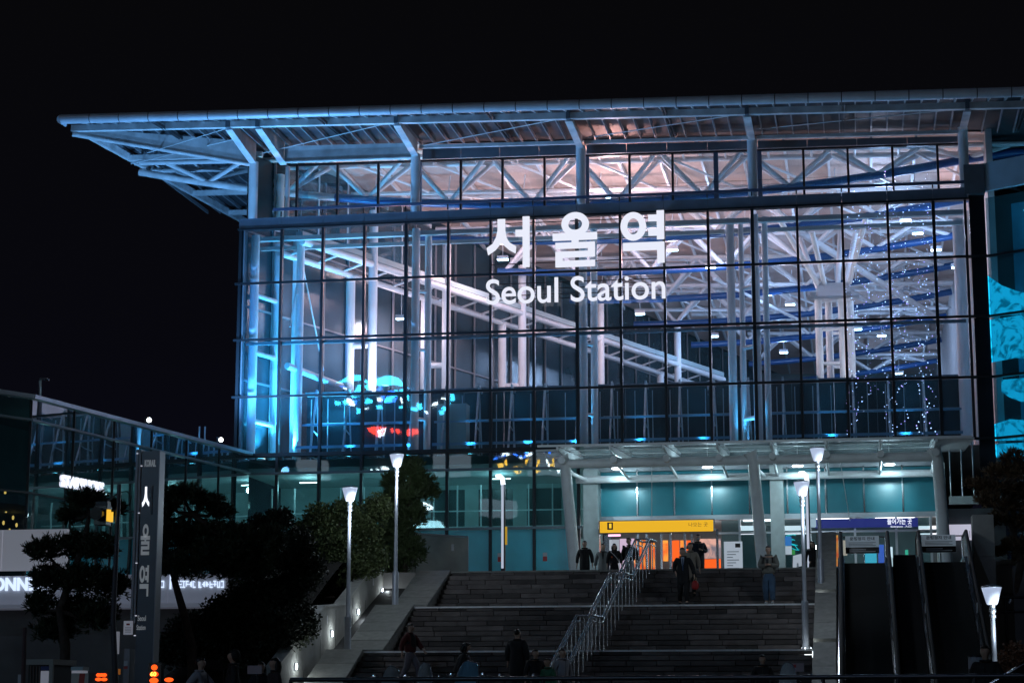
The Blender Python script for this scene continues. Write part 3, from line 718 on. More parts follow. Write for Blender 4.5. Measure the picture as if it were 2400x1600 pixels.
MB().box((tc.x-1.3,TCY-1.1,zc0-.05),(tc.x+1.3,TCY-.75,zc0+.08)).box((tc.x-1.2,TCY-1.2,zc0+.08),(tc.x-.9,TCY-.9,zc0+.3)).box((tc.x+.5,TCY-1.2,zc0+.08),(tc.x+.9,TCY-.9,zc0+.26)).build('service_tray', alu, tcp)
pipe('raking_pipe', at_y(1778,497,13), at_y(2165,738,30), .20, white, ST)
pipe('raking_pipe', at_y(1640,640,22), at_y(1850,742,34), .10, white, ST)
# ================================================================== ENTRANCE
EN = MB().box((17.2,-1.05,9.93),(33.5,-.75,10.15)).build('entrance_front', alu, ST)
k = 0; x = 17.95
while x < 33.3:
    x1 = min(x+1.72, 33.4)
    pane((x+.03,-.85),(x1-.03,-.85), 10.18, 12.22, frost, EN, tilt=.004)
    block('post', (x-.035,-1.0,10.16), (x+.035,-.80,12.3), chrome, EN); x += 1.72
block('head_rail', (17.2,-1.0,12.24), (33.5,-.8,12.42), alu, EN)
block('ceiling_edge', (17.2,-.78,12.3), (33.5,.0,13.3), M('canopy_soffit', (.30,.36,.38), .6, var=.15), EN)
for X, w_ in ((17.62,.34),(26.1,.30),(33.35,.22)): block('pilaster', (X-w_,-1.9,PZ), (X+w_,-1.1,12.25), M('pale_panel', (.52,.58,.58), .5, var=.1, vscale=3), EN)
for px in (1376,1466,1486,1520,1541,1574,1590,1648):
    X = at_y(px,1260,-1.6).x; block('door_post', (X-.05,-1.75,PZ), (X+.05,-1.55,9.45), chrome, EN)
for px in (1700,1788,1862,1965,2060,2140):
    X = at_y(px,1260,-.95).x; block('door_post', (X-.05,-1.05,PZ), (X+.05,-.9,9.93), alu, EN)
block('door_head', (17.9,-1.7,9.38), (23.3,-1.5,9.50), alu, EN)
block('glazing_bar', (23.4,-1.0,9.28), (33.3,-.9,9.36), alu, EN)
xs_ = [at_y(p,1260,-1.6).x for p in (1376,1466,1520,1574,1648)]
for a, b in zip(xs_, xs_[1:]): pane((a+.06,-1.62),(b-.06,-1.62), PZ, 9.36, glass_clear, EN, name='door_leaf')
xs_ = [at_y(p,1260,-.95).x for p in (1655,1700,1788,1862,1965,2060,2140)]
for a, b in zip(xs_, xs_[1:]): pane((a+.06,-.95),(b-.06,-.95), PZ, 9.26, glass_low, EN, name='shop_pane'); pane((a+.06,-.95),(b-.06,-.95), 9.38, 9.9, glass_low, EN, name='fanlight')
# concourse behind the doors
co = MB().box((17.2,9.5,PZ),(33.6,9.7,12.4)).build('concourse_wall', M('concourse_wall', (.22,.26,.27), .6, var=.2, vscale=.6), ST)
block('concourse_ceiling', (17.2,.0,10.3), (33.6,9.5,10.4), M('concourse_ceiling', (.5,.52,.53), .7), co)
for x in (19,22,25.2,28.4,31.4):
    block('ceiling_strip', (x-.9,3.0,10.22), (x+.9,3.2,10.28), EM('concourse_glow', (.95,.97,1), 6), co)
    lamp('concourse_lamp', 'POINT', (x,3.1,9.9), 45, (.95,.95,1), co, .2)
def screen(name, px0, py0, px1, py1, Y, mat, parent, d=.08):
    a = at_y(px0,py1,Y); b = at_y(px1,py0,Y); return block(name, (a.x,Y,a.z), (b.x,Y+d,b.z), mat, parent)
def poster(name, c1, c2, s):
    m = bpy.data.materials.new(name); m.use_nodes = True; t = m.node_tree; t.nodes.clear()
    o = t.nodes.new('ShaderNodeOutputMaterial'); e = t.nodes.new('ShaderNodeEmission'); e.inputs[1].default_value = s
    g = t.nodes.new('ShaderNodeNewGeometry'); n = t.nodes.new('ShaderNodeTexNoise'); n.inputs['Scale'].default_value = 1.6; n.inputs['Detail'].default_value = 5; n.inputs['Distortion'].default_value = 1.2
    r = t.nodes.new('ShaderNodeValToRGB'); r.color_ramp.elements[0].color = (*c1, 1); r.color_ramp.elements[1].color = (*c2, 1); r.color_ramp.elements[0].position = .4; r.color_ramp.elements[1].position = .62
    t.links.new(g.outputs['Position'], n.inputs['Vector']); t.links.new(n.outputs['Fac'], r.inputs[0]); t.links.new(r.outputs[0], e.inputs[0]); t.links.new(e.outputs[0], o.inputs[0]); return m
orange = poster('orange_picture', (.85,.10,.02), (1,.36,.06), 1.0); orange2 = EM('orange_screen_deep', (1,.13,.02), 1.0); pinks = EM('lilac_screen', (.75,.55,.75), .75)
screen('lilac_screen', 1424, 1236, 1456, 1310, 5.9, pinks, co); screen('orange_screen', 1457, 1236, 1490, 1310, 5.9, orange, co)
screen('orange_screen', 1496, 1240, 1504, 1310, 5.9, orange, co)
for a, b in ((1522,1534),(1540,1560),(1563,1570),(1576,1590)): screen('orange_screen', a, 1240, b, 1288, 5.9, orange if a % 4 else orange2, co)
screen('poster_screen', 1602, 1236, 1655, 1282, 4.0, poster('poster_picture', (.25,.22,.26), (.95,.5,.4), .8), co); screen('orange_screen', 1602, 1283, 1655, 1304, 4.0, orange2, co)
screen('pink_tube', 1397, 1226, 1425, 1231, 3.0, EM('pink_glow', (1,.5,.75), 1.6), co)
screen('white_screen', 1400, 1238, 1422, 1310, 5.9, EM('white_dim', (.6,.65,.75), .5), co)
wstrip = EM('white_strip', (.92,.92,1), 1.1)
for a, b in ((1698,1758),(1795,1858),(2110,2180)):
    screen('light_box', a, 1206, b, 1218, 1.5, wstrip, co); screen('light_line', a, 1223, b, 1227, 1.5, wstrip, co)
screen('shop_back', 1700, 1206, 1860, 1330, 2.4, M('shop_dark', (.03,.05,.055), .5), co)
for a, b, c, d, m_ in ((1908,1228,1925,1300,orange),(1926,1240,1945,1275,EM('peach_panel', (.9,.62,.5), .7)),(1985,1232,2012,1300,EM('cyan_panel', (.1,.65,.9), .7)),(2018,1250,2030,1300,EM('blue_panel', (.1,.2,.9), .6)),(2042,1255,2050,1300,wstrip),(2080,1262,2086,1300,EM('green_panel', (.1,.8,.5), .6)),(2110,1260,2118,1300,EM('amber_panel', (1,.6,.1), .8))):
    screen('shop_light', a, b, c, d, 4.4, m_, co)
# cyan neon drawing on the shop glass
neon = EM('cyan_neon', (.02,.75,.85), .9)
nz = thing('neon_sign', at_y(1800,1262,-.4), 'cyan neon line drawing behind the shop glass right of the yellow sign', 'neon sign')
def nl(pts, m=neon, nm='neon_tube'): MB().tube([at_y(x,y,-.4) for x,y in pts], .018, 6).build(nm, m, nz)
nl([(1797,1262),(1800,1245),(1806,1230),(1822,1227),(1828,1229)]); nl([(1806,1232),(1812,1248),(1826,1252),(1834,1263)]); nl([(1790,1243),(1800,1246),(1818,1248),(1832,1252)])
nl([(1797,1238),(1815,1236),(1826,1240)]); nl([(1799,1256),(1806,1253),(1814,1256),(1810,1262),(1800,1262),(1799,1256)]); nl([(1818,1258),(1828,1262),(1836,1262)]); nl([(1786,1262),(1792,1258),(1796,1262)]); nl([(1812,1230),(1816,1243),(1822,1238)])
gsn = screen('green_sign', 1817, 1262, 1826, 1273, -.45, EM('green_sign', (.12,.6,.1), .5), nz)
# yellow and navy sign boxes
ys = thing('exit_sign', at_y(1508,1222,-1.9), 'long illuminated yellow sign over the entrance doors with number 1', 'sign')
a = at_y(1378,1223,-2.0); b = at_y(1638,1193,-2.0)
MB().box((a.x-.06,-1.98,a.z-.05),(b.x+.06,-1.8,b.z+.05)).build('housing', fasc, ys)
MB().box((a.x,-2.02,a.z),(b.x,-1.975,b.z)).build('face', EM('yellow_sign', (1,.55,.03), .66), ys)
ink = M('black_print', (.01,.01,.01), .6)
q = at_y(1395,1216,-2.0); r_ = at_y(1408,1199,-2.0); MB().box((q.x,-2.03,q.z),(r_.x,-2.022,r_.z)).build('number_plate', ink, ys)
place_text('number', text_mesh('1', .5, .004, .012, EM('yellow_print', (1,.6,.04), .85)), (q.x+.085,-2.034,q.z+.07), (1,0,0), (0,0,1), ys, (.11,.21))
q = at_y(1582,1209,-2.0); place_text('lettering', text_mesh('나오는 곳', .3, .004, -.001, ink), (q.x,-2.03,q.z), (1,0,0), (0,0,1), ys, (.86,.19))
pl_ = thing('entrance_sign', at_y(1990,1212,-1.6), 'long navy illuminated sign with white lettering over the right doors', 'sign')
a = at_y(1872,1212,-1.6); b = at_y(2108,1188,-1.6)
MB().box((a.x,-1.62,a.z),(b.x,-1.45,b.z)).build('face', M('navy_sign', (.005,.008,.05), .4, emit=(.01,.015,.13), es=.8), pl_)
wp = EM('white_print', (.8,.85,1), 1.0)
q = at_y(2038,1204,-1.63); place_text('lettering', text_mesh('들어가는 곳', .4, .006, .006, wp), (q.x,-1.635,q.z), (1,0,0), (0,0,1), pl_, (1.08,.27))
q = at_y(2046,1211,-1.63); place_text('small_lettering', text_mesh('Entrance  入口', .2, .004, .002, wp), (q.x,-1.635,q.z), (1,0,0), (0,0,1), pl_, (.9,.10))
q = at_y(1862,1210,-1.63); MB().box((q.x,-1.64,q.z),(q.x+.25,-1.5,q.z+.40)).build('number_panel', EM('pale_blue_panel', (.45,.65,.8), .5), pl_)
# ---- canopy on raking columns
cn = thing('entrance_canopy', (25,-5,PZ), 'white steel and glass canopy on leaning columns over the entrance doors', 'canopy')
cwt = M('canopy_white', (.82,.84,.86), .4, var=.08, vscale=2)
pipe('front_beam', (16.75,-7,11.92), (33.2,-7,11.92), .20, cwt, cn); pipe('back_beam', (17.0,-2.2,11.75), (33.3,-2.2,11.75), .17, cwt, cn)
def zc(y): return 12.42+(y+9)*.06
cg_ = GLASS('canopy_glass', (.62,.72,.74), 1.3, (.4,.5,.5), .3)
for i in range(8):
    X = 17.15+2.26*i
    MB().prism([(X-.04,-9.0,zc(-9)-.16),(X-.04,-6.8,zc(-7)-.30),(X-.04,-.6,zc(-.6)-.16),(X-.04,-.6,zc(-.6)-.02),(X-.04,-9.0,zc(-9)-.02)], (.08,0,0)).build('rafter', cwt, cn)
    MB().tube([(X,-7.75,11.98),(X,-6.5,11.98)], .15, 14).build('stub_pipe', cwt, cn)
    pipe('hanger', (X,-7.3,12.1), (X,-7.3,zc(-7.3)-.1), .03, cwt, cn)
    pipe('strut', (X,-6.6,11.9), (X+.0,-2.2,11.75), .06, cwt, cn)
    if i < 7:
        for ya, yb in ((-8.95,-6.3),(-6.28,-3.5),(-3.48,-.6)):
            MB().add([(X+.05,ya,zc(ya)),(X+2.2,ya,zc(ya)),(X+2.2,yb,zc(yb)),(X+.05,yb,zc(yb))], [(0,1,2,3)]).build('roof_pane', cg_, cn)
for y in (-9.0,-6.29,-3.49,-.62): member('edge_rail', (15.8 if y > -7 else 16.3,y,zc(y)+.03), (34.4,y,zc(y)+.03), .09, .09, cwt, cn)
MB().prism([(33.0,-9,zc(-9)-.05),(34.5,-9,zc(-9)-.05),(34.5,-.6,zc(-.6)-.05),(33.0,-.6,zc(-.6)-.05)], (0,0,.04)).build('end_sheet', cwt, cn)
for X in (17.15,25.3,33.0): 
    MB().tube([(X+.38,-5.5,PZ),(X+.05,-7.0,11.85)], [.27,.24], 18).build('leaning_column', cwt, cn)
    MB().tube([(X+.05,-7,11.8),(X-.1,-7.1,12.25)], [.24,.30], 14).build('column_head', cwt, cn)
    pipe('arm', (X+.1,-6.9,11.6), (X+.3,-2.2,11.75), .09, cwt, cn)
for px, L in ((1497,1190),(1930,1195)): pipe('cable', at_y(px,1060,-7.05), at_y(px+22*(px>1900),L,-7.05 if px < 1900 else -6), .018, cwt, cn)
dl = EM('downlight_glow', (.9,.97,1), 14)
for i, px in enumerate((1417,1625,1832,2043)):
    p = at_y(px,1076-3*i,-4.2)
    t = thing('downlight', (p.x,p.y,p.z), ['leftmost','second from left','third from left','rightmost'][i]+' round downlight under the entrance canopy', 'downlight', 'canopy downlights')
    MB().tube([(p.x,p.y,p.z+.02),(p.x,p.y,p.z+.16)], [.26,.16], 18).build('housing', cwt, t)
    MB().tube([(p.x,p.y,p.z-.01),(p.x,p.y,p.z+.019)], .22, 18).build('lens', dl, t)
    pipe('stem', (p.x,p.y,p.z+.15), (p.x,p.y,zc(p.y)), .02, cwt, t)
    lamp('down_lamp', 'POINT', (p.x,p.y-.1,p.z-.22), 75, (.60,.88,1), t, .15); lamp('wall_wash', 'SPOT', (p.x,p.y+.1,p.z-.12), 150, (.5,.9,1), t, .1, (p.x,-.8,p.z-.9), 50, .9)
# ================================================================== STATION NAME
sg = thing('station_name_sign', at_y(1320,700,-.5), 'huge glowing white Korean and English station name on the glass front', 'sign')
wl = EM('sign_white', (.84,.87,1.0), .78)
U = 93.7/(FPX*2.904)                                           # metres per survey unit
def sgx(x, y): return at_y((800+x/2.904)/KPX, (180+y/2.904)/KPX, -.5)
def rect(x0, y0, x1, y1): return [(x0,-y1),(x1,-y1),(x1,-y0),(x0,-y0)]
G = {'s': (985,1305,[[(1065,-962),(1065,-1040),(1055,-1090),(1030,-1135),(988,-1163),(1000,-1212),(1050,-1178),(1090,-1130),(1145,-1180),(1190,-1207),(1195,-1158),(1150,-1130),(1128,-1095),(1118,-1040),(1118,-962)], rect(1240,950,1288,1305), rect(1190,1042,1241,1088)]),
     'u': (1440,1298,[('o',1595,-1001,95,84,47), rect(1440,1062,1745,1112), rect(1570,1111,1618,1129), rect(1458,1128,1730,1170), rect(1682,1169,1730,1191), rect(1458,1190,1730,1232), rect(1458,1231,1507,1256), rect(1458,1255,1730,1298)]),
     'y': (1900,1275,[('o',1990,-1016,87,99,46), rect(2150,912,2200,1112), rect(2092,940,2151,985), rect(2092,1035,2151,1085), rect(1918,1130,2200,1185), rect(2150,1184,2200,1275)])}
GM = {}
for kk, (ox, oy, sh) in G.items():
    shp = [('o',s[1]-ox,s[2]+oy,s[3],s[4],s[5]) if s[0] == 'o' else [(x-ox,y+oy) for x,y in s] for s in sh]
    shp = [('o',*[v*U for v in s[1:]]) if s[0] == 'o' else [(x*U,y*U) for x,y in s] for s in shp]
    GM[kk] = shp
    me = glyph_me('hangul_letter', shp, .09, wl)
    o = bpy.data.objects.new('hangul_letter', me); org = sgx(ox, oy)
    o.matrix_basis = Matrix.Translation(org) @ Matrix.Rotation(R(90), 4, 'X'); link(o, sg)
org = sgx(985,1552); cur = 0
x0 = org.x; adv = [(c, w_) for c, w_ in zip('Seoul Station', (0,)*13)]
full = text_mesh('Seoul Station', 1.0, .02, .008, wl)
xs_ = [v.co.x for v in full.vertices]; ys_ = [v.co.y for v in full.vertices]
SXF = 8.62/(max(xs_)-min(xs_)); SYF = 1.24/(max(ys_)-min(ys_))
# split the lettering into its letters (each a connected island group along x)
def split_letters(me, body):
    c = bpy.data.curves.new('t', 'FONT'); c.size = 1.0; out = []
    o = bpy.data.objects.new('t', c); COL.objects.link(o)
    for i, ch in enumerate(body):
        if ch == ' ': continue
        c.body = body[:i+1]; c.extrude = .006; c.offset = .008; bpy.context.view_layer.update()
        e = bpy.data.meshes.new_from_object(o.evaluated_get(bpy.context.evaluated_depsgraph_get())); xe = max(v.co.x for v in e.vertices)
        c.body = ch; bpy.context.view_layer.update()
        e2 = bpy.data.meshes.new_from_object(o.evaluated_get(bpy.context.evaluated_depsgraph_get())); xm = max(v.co.x for v in e2.vertices)
        e2.materials.clear(); e2.materials.append(wl); out.append((e2, xe-xm))
        bpy.data.meshes.remove(e)
    bpy.data.objects.remove(o); return out
for me, dx in split_letters(full, 'Seoul Station'):
    me.name = 'letter'; o = bpy.data.objects.new('letter', me)
    o.matrix_basis = Matrix.Translation((org.x, -.5, org.z)) @ Matrix.Rotation(R(90), 4, 'X') @ Matrix.Diagonal((SXF,SYF,6,1)) @ Matrix.Translation((dx-min(xs_), -min(ys_), 0)); link(o, sg)
for y in (1000,1130,1275,1410,1450,1490,1520):
    p = sgx(1000,y); member('sign_rail', (p.x,-.34,p.z), (p.x+8.4,-.34,p.z), .03, .04, dark, sg)
# ================================================================== LIGHTS IN THE HALL
gl_ = EM('hall_light_glow', (.82,.95,1), 22)
def hall_light(px, py, Y, e, where, col=(.86,.93,1), s=1.0):
    p = at_y(px, py, Y)
    t = thing('hall_light', p, where, 'ceiling light', 'floodlights hung in the station hall')
    MB().box((p.x-.30*s,Y-.18,p.z+.03),(p.x+.30*s,Y+.18,p.z+.22)).build('housing', alu, t)
    MB().box((p.x-.27*s,Y-.16,p.z-.01),(p.x+.27*s,Y+.16,p.z+.029)).build('lens', gl_, t)
    pipe('stem', (p.x,Y,p.z+.22), (p.x,Y,max(p.z+.6,28.2-.027*p.x)), .02, white, t)
    lamp('hall_lamp', 'POINT', (p.x,Y,p.z-.35), e, col, t, .3)
warm = (1,.50,.46); cool = (.62,.70,1)
for a in ((1405,457,6,1100,'bright floodlight in the clerestory above the station name',warm),
          (2020,425,7,420,'floodlight high in the rightmost clerestory panes',cool),
          (2080,507,11,420,'upper of the two bright floodlights below the right clerestory',cool),
          (2108,537,14,420,'lower of the two bright floodlights below the right clerestory',cool),
          (2150,575,17,300,'floodlight beside the right-hand dark mullion, under the paired floodlights',cool),
          (2198,615,15,420,'floodlight against the right hall column',cool),
          (1545,575,14,900,'floodlight just right of the last Korean letter',warm),
          (1155,597,14,1100,'floodlight behind the foot of the first Korean letter',warm),
          (1632,615,17,700,'starry floodlight between the Korean letters and the tree column',cool),
          (1470,722,27,520,'floodlight hanging just under the English lettering',warm),
          (1815,700,27,700,'floodlight left of the tree column capital',cool),
          (1762,678,29,200,'small floodlight beside the front column right of the lettering',cool),
          (1800,810,44,900,'brightest floodlight low between the front column and tree column',cool),
          (2025,772,38,700,'right floodlight of the low pair beside the tree column shafts',cool),
          (1970,757,40,200,'left floodlight of the low pair beside the tree column shafts',cool),
          (1640,773,38,500,'floodlight low in the panes under the English lettering, right side',cool),
          (2065,858,58,500,'farthest floodlight just above the parapet on the right',cool),
          (922,733,12,320,'small floodlight near the left side wall',warm)):
    hall_light(a[0], a[1], a[2], a[3]*(1.05 if a[5] is warm else .62), a[4], a[5])
# warm uplights added on the mezzanine to wash the ceiling and columns
for i, (x, y, z, e, c, wh) in enumerate(((6.2,5.0,17.6,3000,(1,.80,.95),'left'),(14.5,7.5,17.6,2000,(1,.60,.55),'middle'),(23,8.5,17.6,1700,(1,.64,.58),'right of middle'),(31.5,8.0,17.6,1300,(1,.74,.72),'right'))):
    t = thing('added_mezzanine_uplight', (x,y,z), wh+' added uplight on a stand behind the mezzanine parapet', 'uplight', 'added uplights behind the parapet')
    MB().tube([(x,y,13.3),(x,y,z-.3)], .05, 8).build('stand', alu, t); MB().tube([(x,y,z-.3),(x,y,z-.05)], [.14,.26], 14).build('housing', alu, t)
    MB().tube([(x,y,z-.06),(x,y,z-.04)], .22, 14).build('lens', gl_, t)
    lamp('added_up_lamp', 'SPOT', (x,y,z), e*.62, c, t, .2, (x,y+4,z+10), 165, .5)
# cyan uplights added behind the left glass corner to tint its columns
for i, (x, y) in enumerate(((.85,1.35),(2.3,1.0),(3.9,2.3))):
    t = thing('added_corner_uplight', (x,y,13.3), ['leftmost','middle','rightmost'][i]+' of three added cyan uplights on the floor behind the left glass corner', 'uplight', 'added cyan uplights in the left corner')
    MB().tube([(x,y,13.3),(x,y,13.5)], [.18,.24], 14).build('housing', alu, t); MB().tube([(x,y,13.5),(x,y,13.51)], .2, 14).build('lens', EM('cyan_glow', (.15,.75,1), 12), t)
    lamp('added_up_lamp', 'SPOT', (x,y,13.56), 3600, (.07,.60,1), t, .15, (x+.1,y+.5,24), 80, .8)
# small cyan uplights added along the ledge to tint columns and glass
for i, x in enumerate((5.4,8.3,11.4,14.2,16.5,19.6,22.6,24.75,28.6,32.0)):
    t = thing('added_ledge_uplight', (x,.9,13.32), 'added cyan uplight on the ledge behind the glass, '+('first','second','third','fourth','fifth','sixth','seventh','eighth','ninth','tenth')[i]+' from left', 'uplight', 'added cyan uplights along the ledge')
    MB().tube([(x,.9,13.32),(x,.9,13.46)], [.10,.13], 12).build('housing', dark, t); MB().tube([(x,.9,13.46),(x,.9,13.468)], .11, 12).build('lens', MATS['cyan_glow'], t)
    lamp('added_ledge_lamp', 'SPOT', (x,.9,13.5), 620 if x < 18 else 420, (.09,.56,1), t, .1, (x+.15,.8,24), 75, .8)
# ---- sparkle strings behind the right panes, standing in for reflected tree lights
fb = EM('sparkle_white', (.6,.66,1), 3); fb2 = EM('sparkle_violet', (.6,.4,1), 2.5)
rnd = random.Random(5)
def strand(px, y0, y1, n, amp, Y, label, ph):
    p = at_y(px, y0, Y)
    t = thing('reflected_sparkle_string', p, label, 'fairy lights', 'sparkle strings standing in for reflected tree lights')
    pts = []; m1 = MB(); m2 = MB()
    for i in range(n):
        y = y0+(y1-y0)*(i+rnd.random()*.8)/n; x = px+amp*math.sin(i*.55+ph)+rnd.uniform(-5,5)
        c = at_y(x, y, Y); pts.append(c); r = rnd.choice((.012,.018,.026))
        (m1 if rnd.random() < .7 else m2).ell(c, (r,r,r), 6, 4)
    m1.build('sparkles', fb, t); m2.build('violet_sparkles', fb2, t); MB().tube(pts, .003, 4).build('wire', blackm, t)
for i, px in enumerate((1958,1985,2008,2042,2068,2096,2120,2140)):
    strand(px, 385+rnd.uniform(0,80), 1002-rnd.uniform(0,60)*(i%3), 78, 12+5*(i%3), .42, f'vertical string of tiny white sparkles for reflected tree lights, {["first","second","third","fourth","fifth","sixth","seventh","eighth"][i]} from left behind right panes', i*1.3)
# ================================================================== glowing cyan sheets behind the angled corner glass, painting in reflected screens
cy = M('cyan_reflection', (.01,.2,.3), .4)
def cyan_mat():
    m = bpy.data.materials.new('cyan_reflection_glow'); m.use_nodes = True; t = m.node_tree; t.nodes.clear()
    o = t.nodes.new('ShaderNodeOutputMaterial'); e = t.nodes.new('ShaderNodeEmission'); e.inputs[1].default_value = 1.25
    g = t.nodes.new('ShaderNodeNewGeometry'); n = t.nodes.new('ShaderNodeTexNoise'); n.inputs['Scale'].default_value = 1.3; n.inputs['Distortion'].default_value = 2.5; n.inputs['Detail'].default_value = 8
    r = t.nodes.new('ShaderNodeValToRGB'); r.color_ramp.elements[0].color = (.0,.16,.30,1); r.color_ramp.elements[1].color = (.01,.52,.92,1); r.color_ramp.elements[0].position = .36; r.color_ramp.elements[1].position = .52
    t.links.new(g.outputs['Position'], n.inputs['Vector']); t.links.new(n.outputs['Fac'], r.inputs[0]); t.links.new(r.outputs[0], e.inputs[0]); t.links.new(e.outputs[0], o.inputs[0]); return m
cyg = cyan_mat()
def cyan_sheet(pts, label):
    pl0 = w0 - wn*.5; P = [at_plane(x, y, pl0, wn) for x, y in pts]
    t = MB().prism(P, -wn*.05).build('reflection_sheet', cyg); tag(t, label, 'display', 'cyan sheets standing in for reflections in the corner glass')
cyan_sheet([(2264,630),(2300,655),(2335,668),(2352,672),(2420,690),(2420,715),(2268,728)], 'uppermost cyan glowing reflection sheet behind the angled right glass')
cyan_sheet([(2270,735),(2420,712),(2420,825),(2330,822),(2276,832),(2272,800)], 'large square cyan glowing reflection sheet below the uppermost one')
cyan_sheet([(2300,872),(2420,862),(2420,920),(2345,922),(2318,912),(2300,900)], 'small cyan glowing reflection sheet at the middle of the angled right glass')
cyan_sheet([(2280,975),(2320,962),(2420,970),(2420,1008),(2278,1012)], 'low wide cyan glowing reflection sheet behind the angled right glass')
cyan_sheet([(2278,1020),(2420,1012),(2420,1050),(2290,1052)], 'lowest cyan glowing reflection sheet, just above the pine tree')
# ================================================================== LOW GLASS WING ON THE LEFT
WG = thing('glass_wing', (-2,-12,PZ), 'low dark glass side wing with sloping roofline left of the hall', 'building')
WPATH = [Vector((.85,-.5,0)), Vector((-2.2,-19.2,0)), Vector((-7.0,-28.0,0)), Vector((-18,-38,0))]
wdir = (WPATH[1]-WPATH[0]).normalized(); wnor = Vector((-wdir.y, wdir.x, 0))
if wnor.x < 0: wnor = -wnor
for a, b in zip(WPATH, WPATH[1:]):
    L = (b-a).length; n = max(1, round(L/3.1)); d = (b-a)/n
    member('roof_edge', (a.x,a.y,13.52), (b.x,b.y,13.52), .34, .16, alu, WG)
    member('band_rail', (a.x,a.y,12.60), (b.x,b.y,12.60), .2, .09, MATS['transom_steel'], WG)
    for i in range(n):
        p = a+d*i; q = a+d*(i+1); e = (q-p).normalized()*.05
        pane(p+e, q-e, 12.66, 13.43, glass_low, WG, name='band_pane')
        for za, zb_ in ((PZ-.9,9.7),(9.78,12.54)): pane(p+e, q-e, za, zb_, glass_wing, WG)
        pipe('mullion', (q.x,q.y,PZ-.9), (q.x,q.y,13.4), .06, dark, WG)
    member('transom', (a.x,a.y,9.74), (b.x,b.y,9.74), .12, .08, dark, WG)
wf = MB()
for z in (13.45,): wf.prism([tuple(p-wnor*.3)[:2]+(z,) for p in WPATH]+[(-30,-30,z),(-30,8,z),(0,8,z)], (0,0,.1))
wf.build('roof', M('wing_roof', (.12,.13,.14), .8), WG)
MB().prism([tuple(p-wnor*.4)[:2]+(9.3,) for p in WPATH]+[(-30,-30,9.3),(-30,8,9.3),(0,8,9.3)], (0,0,.35)).build('floor_slab', MATS['slab_edge'], WG)
MB().add([tuple(p-Vector((5,-1,0)))[:2]+(z,) for z in (PZ-1,13.4) for p in WPATH], [(i,i+1,i+5,i+4) for i in range(3)]).build('inner_wall', M('wing_inner', (.12,.17,.18), .8, var=.3, vscale=.5), WG)
for i, (px, py) in enumerate(((12,1130),(24,1150),(14,1172),(30,1188),(8,1200),(22,1218),(38,1205))):
    p = at_plane(px, py, WPATH[1]-wnor*2.5, wnor); MB().ell(p, (.05,.05,.09), 8, 6).build('amber_lamp', EM('amber_lamp', (1,.5,.12), 2.0), WG)
for t_ in (.2,.5,.8):
    p = WPATH[0]+(WPATH[1]-WPATH[0])*t_-wnor*1.8; block('strip_light', (p.x-.05,p.y-.6,12.25), (p.x+.05,p.y+.6,12.3), EM('wing_strip', (.3,.9,.95), 1.2), WG)
    lamp('strip_lamp', 'POINT', (p.x,p.y,12.0), 5, (.3,.9,.95), WG, .2)
# rooftop floodlights that wash the eaves
def floodlight(px, py, label, e, targ):
    base = at_plane(px, py+12, WPATH[0]-wnor*.1, wnor); p = at_plane(px, py, WPATH[0]-wnor*.1, wnor)
    t = thing('rooftop_floodlight', (base.x,base.y,13.6), label, 'floodlight', 'floodlights on the wing roof')
    pipe('bracket', (base.x,base.y,13.55), (p.x,p.y,p.z-.12), .03, dark, t)
    MB().box((p.x-.12,p.y-.10,p.z-.12),(p.x+.10,p.y+.10,p.z+.12)).build('housing', dark, t)
    MB().ell((p.x+.08,p.y-.08,p.z), (.10,.10,.10), 12, 8).build('lens', EM('flood_glow', (1,.97,.85), 14), t)
    lamp('flood_lamp', 'SPOT', (p.x+.28,p.y-.2,p.z+.15), e, (.15,.46,1), t, .2, targ, 140, .7)
floodlight(340, 965, 'bright rooftop floodlight farther from the hall, on the wing', 4200, (4,-3,29))
floodlight(505, 1010, 'bright rooftop floodlight nearer the hall, on the wing', 6800, (4,-2,28))
t = thing('roof_camera_post', at_plane(92,912,WPATH[1],wnor), 'thin bent camera post on the wing roof at far left', 'post')
a = at_plane(92,912,WPATH[1]-wnor*.5,wnor); b = at_plane(92,870,WPATH[1]-wnor*.5,wnor)
MB().tube([a,b+Vector((0,0,-.08)),b+Vector((.06,0,0))], .05, 10).build('pole', alu, t); MB().tube([b,b+Vector((.35,-.1,-.02))], .04, 8).build('arm', alu, t); MB().box(tuple(b+Vector((.28,-.15,-.10))),tuple(b+Vector((.42,-.02,-.03)))).build('camera_head', dark, t)
for i, px in enumerate((457,470)):
    a = at_plane(px,1015,WPATH[0]-wnor*1.5,wnor); tag(MB().tube([a,a+Vector((0,0,.75))],.04,8).build('vent_pipe', alu), ['left','right'][i]+' of two thin vent pipes on the wing roof', 'vent pipe', 'vent pipes')
# coffee shop lettering on the wing
sbk = thing('coffee_shop_sign', at_plane(140,1126,WPATH[0]+wnor*.04,wnor), 'white glowing coffee shop lettering on the dark glass wing', 'sign')
so_ = at_plane(141,1117,WPATH[0]+wnor*.04,wnor); se = at_plane(238,1136,WPATH[0]+wnor*.04,wnor)
place_text('lettering', text_mesh('STARBUCKS', .6, .05, .02, EM('shop_white', (.75,.82,1), 1.2)), so_, (se-so_)*Vector((1,1,0)), (0,0,1), sbk, ((se-so_).length, .50))
